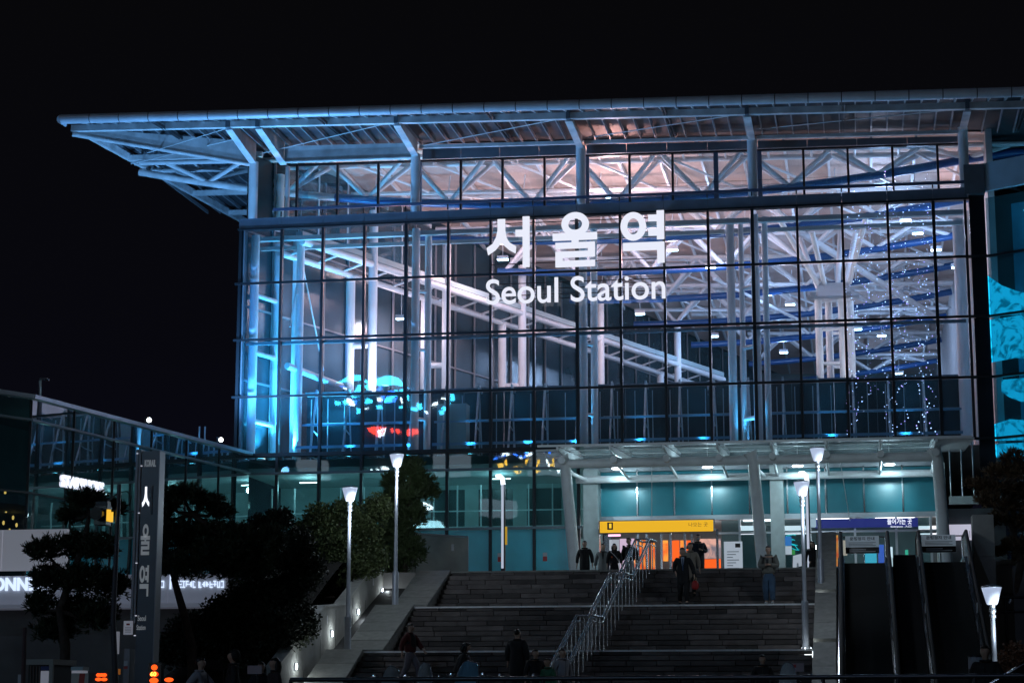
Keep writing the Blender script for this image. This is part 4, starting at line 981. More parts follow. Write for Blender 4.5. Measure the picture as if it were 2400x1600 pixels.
# ================================================================== SHOPPING PODIUM WITH FASCIA
PD = thing('shopping_podium', (3,-27.6,.9), 'low shopping podium with pale lettered fascia behind the left trees', 'building')
MB().box((-40,-27.2,0),(-1,-2,PZ-1)).build('body', M('podium_wall', (.06,.05,.05), .8), PD)
MB().box((-12,-27.15,.9),(12,-27.1,4.7)).build('front_wall', M('podium_front', (.09,.055,.05), .8, var=.3, vscale=.6), PD)
fsm = M('pale_fascia', (.55,.56,.60), .5, emit=(.50,.54,.72), es=.07, var=.06)
for k in range(9): block('fascia_panel', (-9.4+2.02*k,-27.75,4.96), (-9.4+2.02*k+2.0,-27.45,5.93), fsm, PD)
for k in range(3): block('light_panel', (-4.0+2.35*k,-27.6,6.12), (-4.0+2.35*k+2.32,-27.4,7.52), M('light_panel', (.6,.6,.63), .5, emit=(.75,.78,.92), es=.11), PD)
block('soffit', (-12,-28.2,4.80), (8.7,-27.1,4.94), fsm, PD)
wlet = EM('fascia_letter', (.62,.75,1), 1.0)
cs = thing('podium_sign', at_y(60,1358,-27.8), 'white rounded glowing lettering on the podium fascia at far left', 'sign')
p = at_y(-42,1357,-27.82); q = at_y(128,1357,-27.82)
place_text('lettering', text_mesh('CONNECT', .6, .06, .018, wlet), (p.x,-27.82,p.z), (1,0,0), (0,0,1), cs, (q.x-p.x, .46))
ks = thing('podium_shop_names', at_y(430,1345,-27.8), 'small white Korean lettering glowing on the podium fascia between trees', 'sign')
for (x0_, x1_, n_) in ((170,240,6),(343,378,4),(410,450,5),(455,515,7)):      # illegible at this distance: strokes only
    rr = random.Random(x0_)
    for i in range(n_):
        x = x0_+(x1_-x0_)*(i+.1)/n_; w_ = (x1_-x0_)/n_*.7
        g_ = MB()
        for (u0,v0,u1,v1) in rr.sample(((0,0,1,.18),(0,.42,1,.58),(0,.82,1,1),(.0,.2,.2,.9),(.8,.1,1,.9),(.4,.2,.6,.8)), 3):
            a = at_y(x+w_*u0, 1349-22*v0*.75, -27.8); b = at_y(x+w_*u1, 1349-22*v1*.75, -27.8); g_.box((a.x,-27.82,a.z),(b.x,-27.76,b.z))
        g_.build('stroke', wlet, ks)
p = at_y(390,1352,-27.8); MB().box((p.x,-27.84,p.z),(p.x+.05,-27.78,p.z+.55)).build('divider', wlet, ks)
# ================================================================== LAMP POSTS
lampg = M('lamp_shade_glow', (.8,.82,.85), .4, emit=(.60,.72,1), es=.48); postm = M('grey_post_paint', (.34,.36,.40), .4, .4, var=.1, vscale=4)
def lamp_post(x, y, z, h, label, e=75, s=1.0):
    t = thing('street_lamp', (x,y,z), label, 'street lamp', 'stair and pavement lamps')
    MB().lathe([(.0,0),(.13,0),(.13,.06),(.10,.1),(.10,1.35),(.085,1.40),(.062,1.42),(.055,h*.55),(.05,h-.62),(.0,h-.62)], 16).build('pole', postm, t, True)
    MB().lathe([(.05,h-.72),(.075,h-.70),(.075,h-.66),(.06,h-.64),(.06,h-.60),(.08,h-.58),(.08,h-.54),(.065,h-.5),(.07,h-.44),(.10,h-.42),(.0,h-.42)], 16).build('collar', alu, t, True)
    MB().lathe([(.0,h-.415),(.105*s,h-.415),(.135*s,h-.36),(.225*s,h-.03),(.0,h-.03)], 20).build('shade', lampg, t, True)
    MB().lathe([(.0,h-.028),(.235*s,h-.028),(.225*s,h+.0),(.10,h+.035),(.0,h+.04)], 20).build('cap', alu, t, True)
    for k in range(3):
        a = 2.1*k+.4; MB().tube([(.15*math.cos(a),.15*math.sin(a),0),(.15*math.cos(a),.15*math.sin(a),.1)], .025, 8).build('anchor_bolt', chrome, t, True)
    lamp('lamp_light', 'POINT', (.34,-.34,h-.78), e, (.72,.86,1), t, .2, local=True)
lamp_post(15.36,-31.0,4.3,5.1, 'tall lamp post on the upper left stair cheek, beside a shrub')
lamp_post(14.95,-35.2,2.75,5.15, 'tall lamp post on the lower left stair cheek')
p = at_y(1877,1028,-30.4); lamp_post(p.x,-30.4,4.6,p.z-4.6, 'tall lamp post at the right of the stairs, highest head', 30)
p = at_y(1841,1105,-34.6); lamp_post(p.x,-34.6,3.1,p.z-3.1, 'tall lamp post at the right of the stairs, lower head')
p = at_d(2277,1346,45); lamp_post(p.x,p.y,.9,p.z-.9, 'short lamp post with glowing shade right of the concrete pillar', 45, 1.0)
# slim plaza poles with a bent lit head
def plaza_pole(px, ptop, Y, label, flip):
    p = at_y(px, ptop, Y); t = thing('plaza_light_pole', (p.x,Y,PZ), label, 'light pole', 'slim plaza light poles'); s = flip
    MB().bar((p.x,Y,PZ),(p.x,Y,p.z-.1), .16, .12).build('pole', dark, t)
    MB().bar((p.x-.02*s,Y-.07,p.z-3.6 if s > 0 else p.z-2),(p.x-.02*s,Y-.07,p.z-.15), .09, .02).build('lit_strip', EM('pole_strip', (.7,.8,1), .5), t)
    MB().tube([(p.x,Y-.02,p.z-.35),(p.x-.02*s,Y-.02,p.z-.12),(p.x-.12*s,Y-.02,p.z-.02),(p.x-.30*s,Y-.02,p.z)], [.09,.09,.085,.05], 10).build('lit_head', EM('pole_head', (.85,.92,1), 2.2), t)
    lamp('pole_lamp', 'POINT', (p.x-.35*s,Y-.3,p.z-.25), 190, (.7,.9,1), t, .12)
plaza_pole(1156, 1092, -16, 'slim dark pole with bent lit head in front of the teal glass', 1)
plaza_pole(1853, 1085, -17, 'slim dark pole with bent lit head behind the right lamp posts', 1)
p = at_y(1163,1230,-16); tag(block('yellow_banner', (p.x-.03,-16.12,p.z-.35), (p.x+.05,-16.08,p.z+.35), M('yellow_plate', (.7,.42,.03), .5, emit=(1,.55,.03), es=.25)), 'narrow yellow plate on the slim pole left of the entrance', 'plate')
# notice board on the plaza
nb = thing('notice_board', at_y(1685,1307,-12), 'white upright notice board standing right of the entrance doors', 'notice board')
a = at_y(1664,1300,-12); b = at_y(1705,1243,-12)
MB().box((a.x,-12.1,PZ),(b.x,-12,b.z)).build('panel', M('notice_white', (.6,.63,.68), .5, emit=(.7,.78,.9), es=.28), nb)
for k in range(9): block('text_line', (a.x+.12,-12.112,b.z-.42-.11*k), (b.x-.14-.12*(k%3),-12.102,b.z-.39-.11*k), M('grey_print', (.2,.24,.3), .6), nb)
block('header', (a.x+.45,-12.112,b.z-.24), (b.x-.08,-12.102,b.z-.08), ink, nb)
st_ = thing('information_stand', at_y(1832,1300,-12), 'small slanted white information stand beside the man with a phone', 'stand')
a = at_y(1832,1292,-12); MB().prism([(a.x-.2,-12,a.z-.2),(a.x+.25,-12,a.z-.1),(a.x+.28,-12.1,a.z+.38),(a.x-.17,-12.1,a.z+.28)], (0,.05,0)).build('panel', MATS['notice_white'], st_); pipe('leg', (a.x,-12,PZ), (a.x,-12,a.z), .04, alu, st_)
# wall notices by the shop
for i, (px, py) in enumerate(((1803,1248),)):
    p = at_y(px, py, -1.0); block('wall_notice', (p.x-.3,-1.16,p.z-.1), (p.x+.3,-1.12,p.z+.32), EM('blue_notice', (.05,.25,.7), .5), EN); block('wall_notice', (p.x-.3,-1.16,p.z-.5), (p.x+.3,-1.12,p.z-.12), MATS['notice_white'], EN)
# pale lit panel and slab right of the canopy
block('slab_edge', (33.7,-2.2,10.35), (36.4,-1.9,10.7), MATS['slab_edge'], cb)
a = at_y(2180,1240,-1.2); b = at_y(2252,1203,-1.2); block('lit_panel', (a.x,-1.2,a.z), (b.x,-1.1,b.z), M('lilac_panel', (.5,.5,.55), .5, emit=(.7,.68,.85), es=.5), cb); block('dark_hood', (a.x+.9,-1.5,a.z+.1), (b.x-.5,-1.22,b.z-.3), dark, cb)
block('service_wall', (33.6,-.6,PZ), (36.2,-.4,10.3), M('service_wall', (.08,.1,.11), .7), cb)
for k in range(3): pipe('service_bar', (33.8+.5*k,-1.9,10.7), (33.8+.5*k,-1.9,13.2), .03, alu, cb)
# ================================================================== PYLON SIGN
PY = thing('pylon_sign', at_d(318,1700,46), 'tall dark pylon sign with upright Korean letters stacked down it, at left', 'sign')
p0 = at_d(318,1568,46); PX0, PYY = p0.x, p0.y; ps = 46*KPX/FPX
ptop = at_d(318,1023,46).z; YP = p0.y
def pxm(px): return PX0+(px-314)*ps
MB().box((pxm(305),YP-.02,1.9),(pxm(347),YP+.30,ptop)).build('panel', M('pylon_navy', (.04,.048,.072), .3, .3), PY)
MB().box((pxm(291),YP-.06,1.9+1.6),(pxm(303.5),YP+.34,ptop+.04)).build('side_rib', M('pylon_grey', (.20,.19,.22), .4, .4), PY)
MB().box((pxm(297),YP-.075,1.9+1.6),(pxm(298.4),YP-.062,ptop)).build('rib_groove', dark, PY)
MB().box((pxm(347.5),YP-.04,1.9),(pxm(349.5),YP+.32,ptop)).build('edge_trim', MATS['pylon_grey'], PY)
MB().box((pxm(278),YP-.04,.9),(pxm(292),YP+.3,2.9)).build('plinth', MATS['pylon_grey'], PY)
MB().box((pxm(292.5),YP-.02,.9),(pxm(345),YP+.3,1.88)).build('base', M('pylon_base', (.02,.02,.025), .5), PY)
plw = M('pylon_letter', (.6,.62,.64), .5, emit=(.5,.54,.58), es=.15); plw2 = M('pylon_letter_lit', (.8,.8,.8), .5, emit=(.9,.93,1), es=1.0)
def pz(py): return at_d(318,py,46).z
place_text('small_lettering', text_mesh('KORAIL', .2, .01, .006, M('pylon_small', (.35,.38,.42), .5, emit=(.4,.45,.5), es=.2)), (pxm(312),YP-.03,pz(1061)), (1,0,0), (0,0,1), PY, (.28,.17))
for kk, ptop_, pbot in (('s',1106,1174),('u',1197,1270),('y',1294,1367)):
    shp = GM[kk]; hgt = pz(ptop_)-pz(pbot); wid = ps*(22 if kk != 's' else 25)
    xs_ = [c for q in shp for c in ([q[1]-q[3],q[1]+q[3]] if q[0] == 'o' else [v[0] for v in q])]; ys_ = [c for q in shp for c in ([q[2]-q[4],q[2]+q[4]] if q[0] == 'o' else [v[1] for v in q])]
    for gi, sub_ in enumerate(([shp] if kk != 's' else [shp[:1], shp[1:]])):
        me = glyph_me('pylon_letter', sub_, .02, plw if kk != 's' else (plw2 if gi == 0 else M('pylon_letter_dim', (.2,.21,.23), .5)))  # first stroke's emission paints in a spotlight; its other strokes are painted dim
        o = bpy.data.objects.new('pylon_letter', me)
        o.matrix_basis = Matrix.Translation((pxm(309), YP-.032, pz(pbot))) @ Matrix.Rotation(R(90), 4, 'X') @ Matrix.Diagonal((wid/(max(xs_)-min(xs_)), hgt/(max(ys_)-min(ys_)),1,1)) @ Matrix.Translation((-min(xs_),-min(ys_),0)); link(o, PY)
place_text('english_lettering', text_mesh('Seoul', .2, .008, .002, plw), (pxm(308),YP-.03,pz(1424)), (1,0,0), (0,0,1), PY, (.20,.13)); place_text('english_lettering', text_mesh('Station', .2, .008, .002, plw), (pxm(306),YP-.03,pz(1445)), (1,0,0), (0,0,1), PY, (.22,.12))
block('paper_notice', (pxm(277),YP-.10,pz(1456)), (pxm(299),YP-.08,pz(1424)), M('paper_white', (.6,.6,.66), .6, emit=(.5,.52,.62), es=.16), PY); block('red_mark', (pxm(284),YP-.11,pz(1434)), (pxm(292),YP-.101,pz(1430)), MATS['sticker_red'], PY)
for k in range(4): block('text_line', (pxm(281),YP-.107,pz(1440+3.5*k)), (pxm(296),YP-.101,pz(1439+3.5*k)), MATS['grey_print'], PY)
block('sticker', (pxm(279),YP-.052,pz(1528)), (pxm(288),YP-.042,pz(1516)), MATS['sticker_white'], PY); block('sticker', (pxm(279),YP-.052,pz(1535)), (pxm(288),YP-.042,pz(1529)), MATS['sticker_red'], PY)
for py, px in ((1030,293),(1060,304),(1172,302),(1290,300),(1413,303),(1459,302)): block('bolt_glint', (pxm(px),YP-.09,pz(py)), (pxm(px+4),YP-.062,pz(py-2)), EM('small_glint', (.8,.85,1), .5), PY)  # emissive caps paint small glints onto the pylon
# traffic signal seen from behind, on its pole
TS = thing('traffic_signal', at_d(272,1700,44), 'traffic signal on a thin grey pole left of the pylon, amber face lit', 'traffic signal')
p0 = at_d(272,1640,44); ts = 44*KPX/FPX
tt_ = at_d(274,1112,44); pm = Vector((p0.x,p0.y,.9))
MB().tube([(p0.x,p0.y,.9),(tt_.x-.03,tt_.y,tt_.z-3),(tt_.x,tt_.y,tt_.z)], [.075,.06,.045], 12).build('pole', M('signal_pole', (.13,.13,.15), .45, .5), TS)
hd = at_d(244,1185,44)
MB().tube([at_d(274,1170,44),hd+Vector((.1,0,.12))], .03, 8).build('bracket', dark, TS)
MB().box((hd.x-.22,hd.y-.16,hd.z-.20),(hd.x+.06,hd.y+.16,hd.z+.22)).tube([hd+Vector((-.1,-.05,.05)),hd+Vector((-.1,-.36,.03))], [.13,.15], 12).build('signal_head', black, TS)
MB().box((hd.x+.065,hd.y-.15,hd.z-.12),(hd.x+.12,hd.y+.12,hd.z+.14)).build('amber_face', EM('amber_face', (1,.55,.05), .8), TS)
q = at_d(235,1160,44); MB().bar(q,at_d(274,1130,44),.03,.03).box(tuple(q+Vector((-.12,-.1,-.1))),tuple(q+Vector((.16,.1,.08)))).build('camera_arm', dark, TS)
MB().tube([at_d(x,y,44.2) for x,y in ((276,1130),(292,1128),(302,1140),(298,1158),(280,1162))], .012, 6).build('cable', rubber, TS)
block('orange_tag', (p0.x-.08,p0.y-.10,at_d(272,1548,44).z), (p0.x+.04,p0.y-.07,at_d(272,1535,44).z), M('orange_tag', (.6,.18,.02), .5, emit=(1,.3,.03), es=.12), TS)
block('white_label', (p0.x-.11,p0.y-.03,at_d(272,1500,44).z), (p0.x-.075,p0.y+.1,at_d(272,1448,44).z), MATS['paper_white'], TS)
# ================================================================== FOREGROUND: railing, booth, barrier, vehicles
RL = thing('pavement_railing', (29,-67.5,.9), 'dark pipe railing along the near edge of the pavement', 'railing')
ra = at_d(668,1556,26); rb = at_d(2420,1558,22.5)
ra.z = rb.z = 1.93
pipe('top_rail', ra, rb, .03, M('rail_dark', (.05,.05,.06), .3, .6), RL)
for k in range(12):
    p = ra+(rb-ra)*k/11; pipe('post', (p.x,p.y,.9), (p.x,p.y,p.z), .025, MATS['rail_dark'], RL)
pipe('lower_rail', ra-Vector((0,0,.45)), rb-Vector((0,0,.45)), .02, MATS['rail_dark'], RL)
bo = thing('ticket_booth', at_d(95,1600,44), 'small dark booth with a pale frame at bottom left', 'booth')
a = at_d(65,1545,44); b = at_d(122,1513,44)
MB().box((a.x,a.y,.9),(b.x,a.y+1.2,b.z-.12)).build('body', M('booth_dark', (.03,.03,.03), .6), bo); MB().box((a.x-.03,a.y-.08,b.z-.12),(b.x+.05,a.y+1.3,b.z)).box((b.x-.04,a.y-.08,.9),(b.x+.05,a.y-.005,b.z-.121)).build('frame', M('booth_frame', (.36,.37,.34), .6), bo)
for k in range(6): block('slat', (a.x+.06+.07*k,a.y-.03,1.6), (a.x+.08+.07*k,a.y-.005,b.z-.14), M('booth_slat', (.12,.09,.08), .6), bo)
c = at_d(88,1560,43.5); block('notice', (c.x-.09,a.y-.09,c.z-.12), (c.x+.1,a.y-.07,c.z+.20), MATS['paper_white'], bo); block('notice_head', (c.x-.09,a.y-.095,c.z+.21), (c.x+.1,a.y-.07,c.z+.30), M('navy_notice', (.02,.04,.2), .5), bo)
wr = thing('striped_barrier', at_d(200,1600,40), 'red and white striped barrier board at bottom left', 'barrier')
a = at_d(163,1568,40); b = at_d(245,1545,40)
MB().box((a.x,a.y,1.3),(b.x,a.y+.05,b.z)).build('board', M('barrier_white', (.6,.56,.5), .5), wr)
for k in range(3):
    x = a.x+.10+.25*k; MB().prism([(x,a.y-.006,1.31),(x+.12,a.y-.006,1.31),(x+.20,a.y-.006,b.z-.005),(x+.08,a.y-.006,b.z-.005)], (0,.004,0)).build('stripe', M('barrier_red', (.5,.03,.02), .5), wr)
for x in (a.x+.1,b.x-.1): MB().box((x-.03,a.y+.05,.9),(x+.03,a.y+.35,1.4)).build('foot', dark, wr)
wt = thing('water_cooler_box', at_d(178,1600,41), 'small white lidded box behind the striped barrier', 'box')
a = at_d(164,1550,41); b = at_d(190,1530,41); MB().box((a.x,a.y,.9),(b.x,a.y+.3,a.z+.1)).build('body', MATS['paper_white'], wt); MB().box((a.x-.01,a.y-.02,a.z+.102),(b.x+.02,a.y+.32,b.z)).build('lid', M('pale_cyan', (.4,.55,.6), .4), wt)
red = EM('tail_red', (1,.06,.01), 2.2); redw = EM('tail_amber', (1,.085,.01), 1.5)
wl_ = thing('warning_lamp', at_d(388,1640,40), 'single red warning lamp on a short post right of the countdown lamp', 'warning lamp')
c = at_d(388,1560,40); MB().ell(c, (.10,.06,.045), 12, 6).build('lamp', redw, wl_); MB().tube([(c.x,c.y+.03,.9),(c.x,c.y+.03,c.z-.03)], .03, 8).build('post', dark, wl_)
tm = thing('warning_light_trolley', at_d(231,1600,38.5), 'cluster of red warning lamps on the striped barrier end', 'warning lights')
for (px,py,w_) in ((226,1549,.05),(233,1549,.05),(240,1549,.05),(226,1559,.07),(239,1559,.07)):
    c = at_d(px,py,38.8); MB().ell(c, (w_,.04,.035), 10, 6).build('red_lamp', redw, tm)
c = at_d(232,1562,38.9); MB().box((c.x-.28,c.y+.03,.9),(c.x+.12,c.y+.10,c.z+.16)).build('frame', dark, tm)
tr_ = thing('traffic_light_countdown', at_d(354,1600,41), 'glowing orange countdown lamp with stacked lights beside the pylon foot', 'signal lamp')
c = at_d(354,1545,41); MB().box((c.x-.14,c.y+.02,.9),(c.x+.14,c.y+.2,c.z+.22)).build('case', black, tr_)
for dz, r_, mm in ((.12,.07,redw),(-.02,.10,EM('orange_red', (1,.06,.01), 1.1)),(-.15,.10,redw)): MB().ell((c.x,c.y,c.z+dz), (r_,.03,.06), 12, 6).build('lamp', mm, tr_)
place_text('number', text_mesh('60', .16, .01, .004, EM('yellow_green', (.8,.9,.1), 1.5)), (c.x-.07,c.y-.035,c.z-.06), (1,0,0), (0,0,1), tr_, (.13,.09))
# scooters parked behind the railing
wsg = GLASS('windshield_plastic', (.62,.72,.76), 2.2, (.5,.6,.66), .5)
def scooter(px, py, D, wpx, label, col, glassm=None):
    c = at_d(px, py, D); s = 1.0; t = thing('parked_scooter', (c.x,c.y,.9), label, 'scooter', 'scooters parked in front of the stairs', rz=random.uniform(-.25,.25))
    H = c.z-.9; w_ = wpx*D*KPX/FPX/2
    for y in (-.05,1.25):
        wh = MB(); ring = [(0,y+.21*math.cos(2*math.pi*k/16),.26+.21*math.sin(2*math.pi*k/16)) for k in range(17)]; wh.tube(ring, .055, 8, False)
        o = wh.build('tyre', rubber, t, True); MB().tube([(-.03,y,.26),(.03,y,.26)], .13, 12).build('rim', alu, o, True)
    MB().tube([(0,-.05,.26),(0,.12,.75),(0,.18,1.0)], [.05,.06,.05], 10).build('fork', dark, t, True)
    MB().add([(-.2,-.02,.5),(.2,-.02,.5),(.24,.1,.98),(-.24,.1,.98),(-.16,.22,.5),(.16,.22,.5),(.18,.22,1.0),(-.18,.22,1.0)], [(0,1,2,3),(1,5,6,2),(5,4,7,6),(4,0,3,7),(3,2,6,7),(0,4,5,1)]).build('front_shield', col, t, True)
    MB().add([(-.17,.2,.32),(.17,.2,.32),(.17,1.5,.45),(-.17,1.5,.45),(-.15,.2,.42),(.15,.2,.42),(.15,.6,.46),(-.15,.6,.46),(.15,.75,.72),(-.15,.75,.72),(.12,1.5,.78),(-.12,1.5,.78)], [(0,3,2,1),(4,5,6,7),(7,6,8,9),(9,8,10,11),(0,1,5,4),(1,2,10,8,6,5),(2,3,11,10),(3,0,4,7,9,11)]).build('body', col, t, True)
    MB().ell((0,1.02,.80), (.16,.38,.09), 14, 8).build('seat', rubber, t, True)
    MB().tube([(-.34,.30,1.06),(-.18,.2,1.04),(0,.18,1.02),(.18,.2,1.04),(.34,.30,1.06)], .02, 8).build('handlebar', dark, t, True)
    for sx in (-1,1):
        o = MB().tube([(sx*.22,.2,1.05),(sx*.30,.16,1.22)], .012, 6).build('mirror_stem', dark, t, True); MB().ell((sx*.32,.16,1.25), (.075,.02,.05), 12, 6).build('mirror', chrome, o, True)
    MB().ell((0,.03,.86), (.11,.05,.07), 12, 6).build('headlight', chrome, t, True)
    if glassm:
        g_ = MB(); vs = []
        nu, nv = 8, 6
        for j in range(nv+1):
            v = j/nv
            for i in range(nu+1):
                u = -1+2*i/nu; ww = w_*(1-.35*v**3); vs.append((u*ww, .02+.22*v+.10*u*u, .96+(H-.96)*v*(1-.10*u*u*v)))
        g_.add(vs, [(j*(nu+1)+i,j*(nu+1)+i+1,(j+1)*(nu+1)+i+1,(j+1)*(nu+1)+i) for j in range(nv) for i in range(nu)], True); wo_ = g_.build('windshield', glassm, t, True); idx = [j*(nu+1) for j in range(nv+1)]+[nv*(nu+1)+i for i in range(1,nu+1)]+[j*(nu+1)+nu for j in range(nv-1,-1,-1)]; MB().tube([vs[q] for q in idx], .009, 6).build('glint_rim', chrome, wo_, True)  # chrome edge added to give the windshield glints
    return t
spn = M('scooter_navy', (.02,.025,.05), .25, .3); sgy = M('scooter_grey', (.22,.23,.25), .3, .3); sbl = M('scooter_black', (.01,.01,.01), .3)
scooter(890, 1528, 38, 44, 'scooter with a rounded glinting windshield, leftmost of the row', sbl, wsg)
scooter(973, 1520, 39, 36, 'scooter with a small square windshield, second from left', sgy, wsg)
scooter(1062, 1516, 36, 58, 'scooter with a large blue tinted windshield, third from left', spn, GLASS('blue_windshield', (.40,.6,.75), 2.2, (.2,.45,.65), .6))
scooter(1190, 1556, 37, 40, 'bare scooter without a windshield, right of the large windshield', sbl, None)
scooter(1805, 1520, 40, 40, 'scooter with a glinting windshield at the foot of the right lamp post', sgy, wsg)
c = at_d(1832,1532,41); cs2 = thing('pavement_notice', c, 'small pale sign with red mark at the foot of the escalator cheek', 'sign'); MB().box((c.x-.13,c.y,c.z-.08),(c.x+.13,c.y+.03,c.z+.09)).build('plate', M('pinkish_plate', (.45,.35,.38), .6), cs2); MB().tube([(c.x,c.y+.05,.9),(c.x,c.y+.05,c.z)], .02, 8).build('post', dark, cs2); block('red_mark', (c.x-.11,c.y-.01,c.z+.0), (c.x-.03,c.y-.002,c.z+.06), MATS['sticker_red'], cs2)
c = at_d(590,1533,40); cs3 = thing('street_notice', c, 'small pale notice on a post among the people at bottom left', 'sign'); MB().box((c.x-.2,c.y,c.z-.12),(c.x+.1,c.y+.03,c.z+.05)).build('plate', MATS['pinkish_plate'], cs3); MB().tube([(c.x,c.y+.05,.9),(c.x,c.y+.05,c.z)], .02, 8).build('post', dark, cs3)
bl_ = thing('bollard', at_d(2236,1640,42), 'pale cylindrical notice bollard at the foot of the concrete pillar', 'bollard')
c = at_d(2243,1535,42); MB().tube([(c.x,c.y,.9),(c.x,c.y,c.z+.25)], .17, 18).build('body', M('bollard_pale', (.34,.36,.42), .5), bl_); MB().tube([(c.x,c.y,c.z-.12),(c.x,c.y,c.z+.0)], .172, 18).build('band', M('bollard_dark', (.05,.05,.08), .5), bl_); MB().tube([(c.x,c.y,c.z+.25),(c.x,c.y,c.z+.28)], .18, 18).build('cap', dark, bl_)
cv = thing('parked_car', at_d(2330,1640,30), 'dark car bonnet and windscreen edge at bottom right corner', 'car')
c = at_d(2352,1500,32); cb_ = MB()
secs = [(-1.3,1.45),(-1.0,1.62),(-.55,1.95),(-.1,2.22),(.5,2.36),(1.5,2.40),(2.6,2.3)]; vs = []
for x, z in secs: vs += [(c.x+x,c.y-.8,z),(c.x+x,c.y+.8,z),(c.x+x,c.y+.85,1.1),(c.x+x,c.y-.85,1.1)]
cb_.add(vs, [(i*4+j,(i+1)*4+j,(i+1)*4+(j+1)%4,i*4+(j+1)%4) for i in range(6) for j in range(4)]+[(0,1,2,3),(27,26,25,24)]); cb_.build('body', M('car_paint_dark', (.012,.012,.014), .2, .3) , cv)
MB().tube([(c.x-1.0,c.y-.82,1.62),(c.x-.55,c.y-.82,1.96),(c.x-.1,c.y-.82,2.23),(c.x+.5,c.y-.82,2.37)], .018, 8).build('window_trim', chrome, cv)
for x in (-.6,2.0): 
    o = MB().tube([(c.x+x,c.y-.87,1.22),(c.x+x,c.y-.65,1.22)], .32, 18).build('tyre', rubber, cv); MB().tube([(c.x+x,c.y-.875,1.22),(c.x+x,c.y-.868,1.22)], .2, 14).build('rim', alu, o)
# ================================================================== screens across the street, mirrored in the glass front
def mirror(px, py, D=150): p = at_y(px, py, D); return Vector((p.x, -D, p.z))
BB = thing('media_screen_building', mirror(900,1400), 'office block across the street whose blue screen mirrors in the left panes', 'building')
a = mirror(740,1600); b = mirror(1320,820); 
MB().box((a.x-6,-158,0),(b.x+10,-150.4,b.z+8)).build('body', M('office_wall', (.05,.05,.055), .7), BB)
for i in range(8):
    for j in range(6): block('window', (a.x-4+i*6,-150.42,4+j*5.2), (a.x-4+i*6+4.6,-150.38,4+j*5.2+2.6), EM('office_lit', (.6,.8,1), 1.6) if (i*7+j*3) % 5 < 2 else M('office_window', (.02,.025,.03), .15), BB)
lc = EM('screen_cyan', (.05,.62,1), 26); lb = EM('screen_blue', (.03,.18,1), 26); lw_ = EM('screen_white', (.7,.9,1), 26); lr = EM('screen_red', (1,.06,.03), 18); ly = EM('screen_yellow', (1,.6,.06), 16)
rr = random.Random(11)
def patch(poly, m, nm='screen_patch'): MB().prism([mirror(x,y) for x,y in poly], (0,-.2,0)).build(nm, m, BB)
def arch(x0,x1,y0,y1,m): patch([(x0,y1)]+[(x0+(x1-x0)*k/10, y1-(y1-y0)*math.sin(math.pi*k/10)) for k in range(11)]+[(x1,y1)], m)
arch(775,850,864,880,lc); arch(842,945,866,884,lc)
for i in range(46):
    x = rr.uniform(772,1030); y = rr.uniform(882,932) if x < 945 else rr.uniform(906,936); w_ = rr.uniform(4,16); h_ = rr.uniform(3,14); sk = rr.uniform(-6,6)
    patch([(x,y),(x+w_,y),(x+w_+sk,y+h_),(x+sk,y+h_)], (lc,lc,lb,lw_)[rr.randrange(4)])
patch([(850,982),(865,978),(885,984),(892,980),(884,996),(868,1000),(856,994)], lr); patch([(868,990),(890,984),(886,998),(872,1001)], lw_)
for x in (905,918,932,945,955): patch([(x,985),(x+7,980),(x+9,992),(x+3,998)], lr)
for i in range(18):
    x = 1132+rr.uniform(0,150); y = 1053+rr.uniform(0,20); patch([(x,y),(x+rr.uniform(2,7),y-2),(x+rr.uniform(3,8),y+8),(x+1,y+10)], ly if x < 1230 or i % 2 else lw_)
for i in range(16):
    x = 1130+rr.uniform(0,140); y = 1037+rr.uniform(0,10); patch([(x,y),(x+rr.uniform(4,12),y),(x+8,y+3),(x+1,y+4)], lb if i % 2 else lw_)
for i in range(9):
    x = 838+rr.uniform(0,50); y = 1060+rr.uniform(0,15); patch([(x,y),(x+9,y+2),(x+8,y+7),(x,y+5)], lw_)
pts = [(975+25*math.cos(k*math.pi/10),1161+10*math.sin(k*math.pi/10)) for k in range(21)]
for p_, q_ in zip(pts, pts[1:]): patch([p_,q_,(975+(q_[0]-975)*.72,1161+(q_[1]-1161)*.55),(975+(p_[0]-975)*.72,1161+(p_[1]-1161)*.55)], lw_)
for poly in ([(948,1149),(953,1150),(953,1172),(948,1172)], [(957,1158),(962,1149),(965,1152),(960,1162)], [(968,1157),(972,1157),(972,1166),(968,1166)], [(978,1157),(982,1157),(982,1166),(978,1166)]): patch(poly, lw_)
patch([(950,1200),(1005,1194),(1018,1212),(1008,1218),(940,1220)], EM('screen_pale', (.4,.85,1), 14)); patch([(935,1224),(1030,1222),(1042,1250),(980,1252)], EM('screen_pale2', (.5,.85,1), 16))
# ================================================================== TREES AND SHRUBS
def needles(mb, c, rad, n, rr, L=.17, w_=.018, per=7):
    for _ in range(n):
        while True:
            u = Vector((rr.uniform(-1,1), rr.uniform(-1,1), rr.uniform(-1,1)))
            if .25 < u.length < 1: break
        u = u*(.55+.45*rr.random())
        p = Vector((c.x+u.x*rad[0], c.y+u.y*rad[1], c.z+u.z*rad[2]))
        ax = (u.normalized()*.5+Vector((rr.uniform(-.5,.5), rr.uniform(-.5,.5), rr.uniform(.2,.9)))).normalized()
        for k in range(per):
            d = (ax+Vector((rr.uniform(-.8,.8), rr.uniform(-.8,.8), rr.uniform(-.6,.6)))).normalized()
            s = d.cross(Vector((rr.uniform(-1,1), rr.uniform(-1,1), rr.uniform(-1,1)))).normalized()*w_
            q = p+d*L*rr.uniform(.7,1.2)
            mb.add([p-s, p+s, q+s*.4, q-s*.4], [(0,1,2,3)])
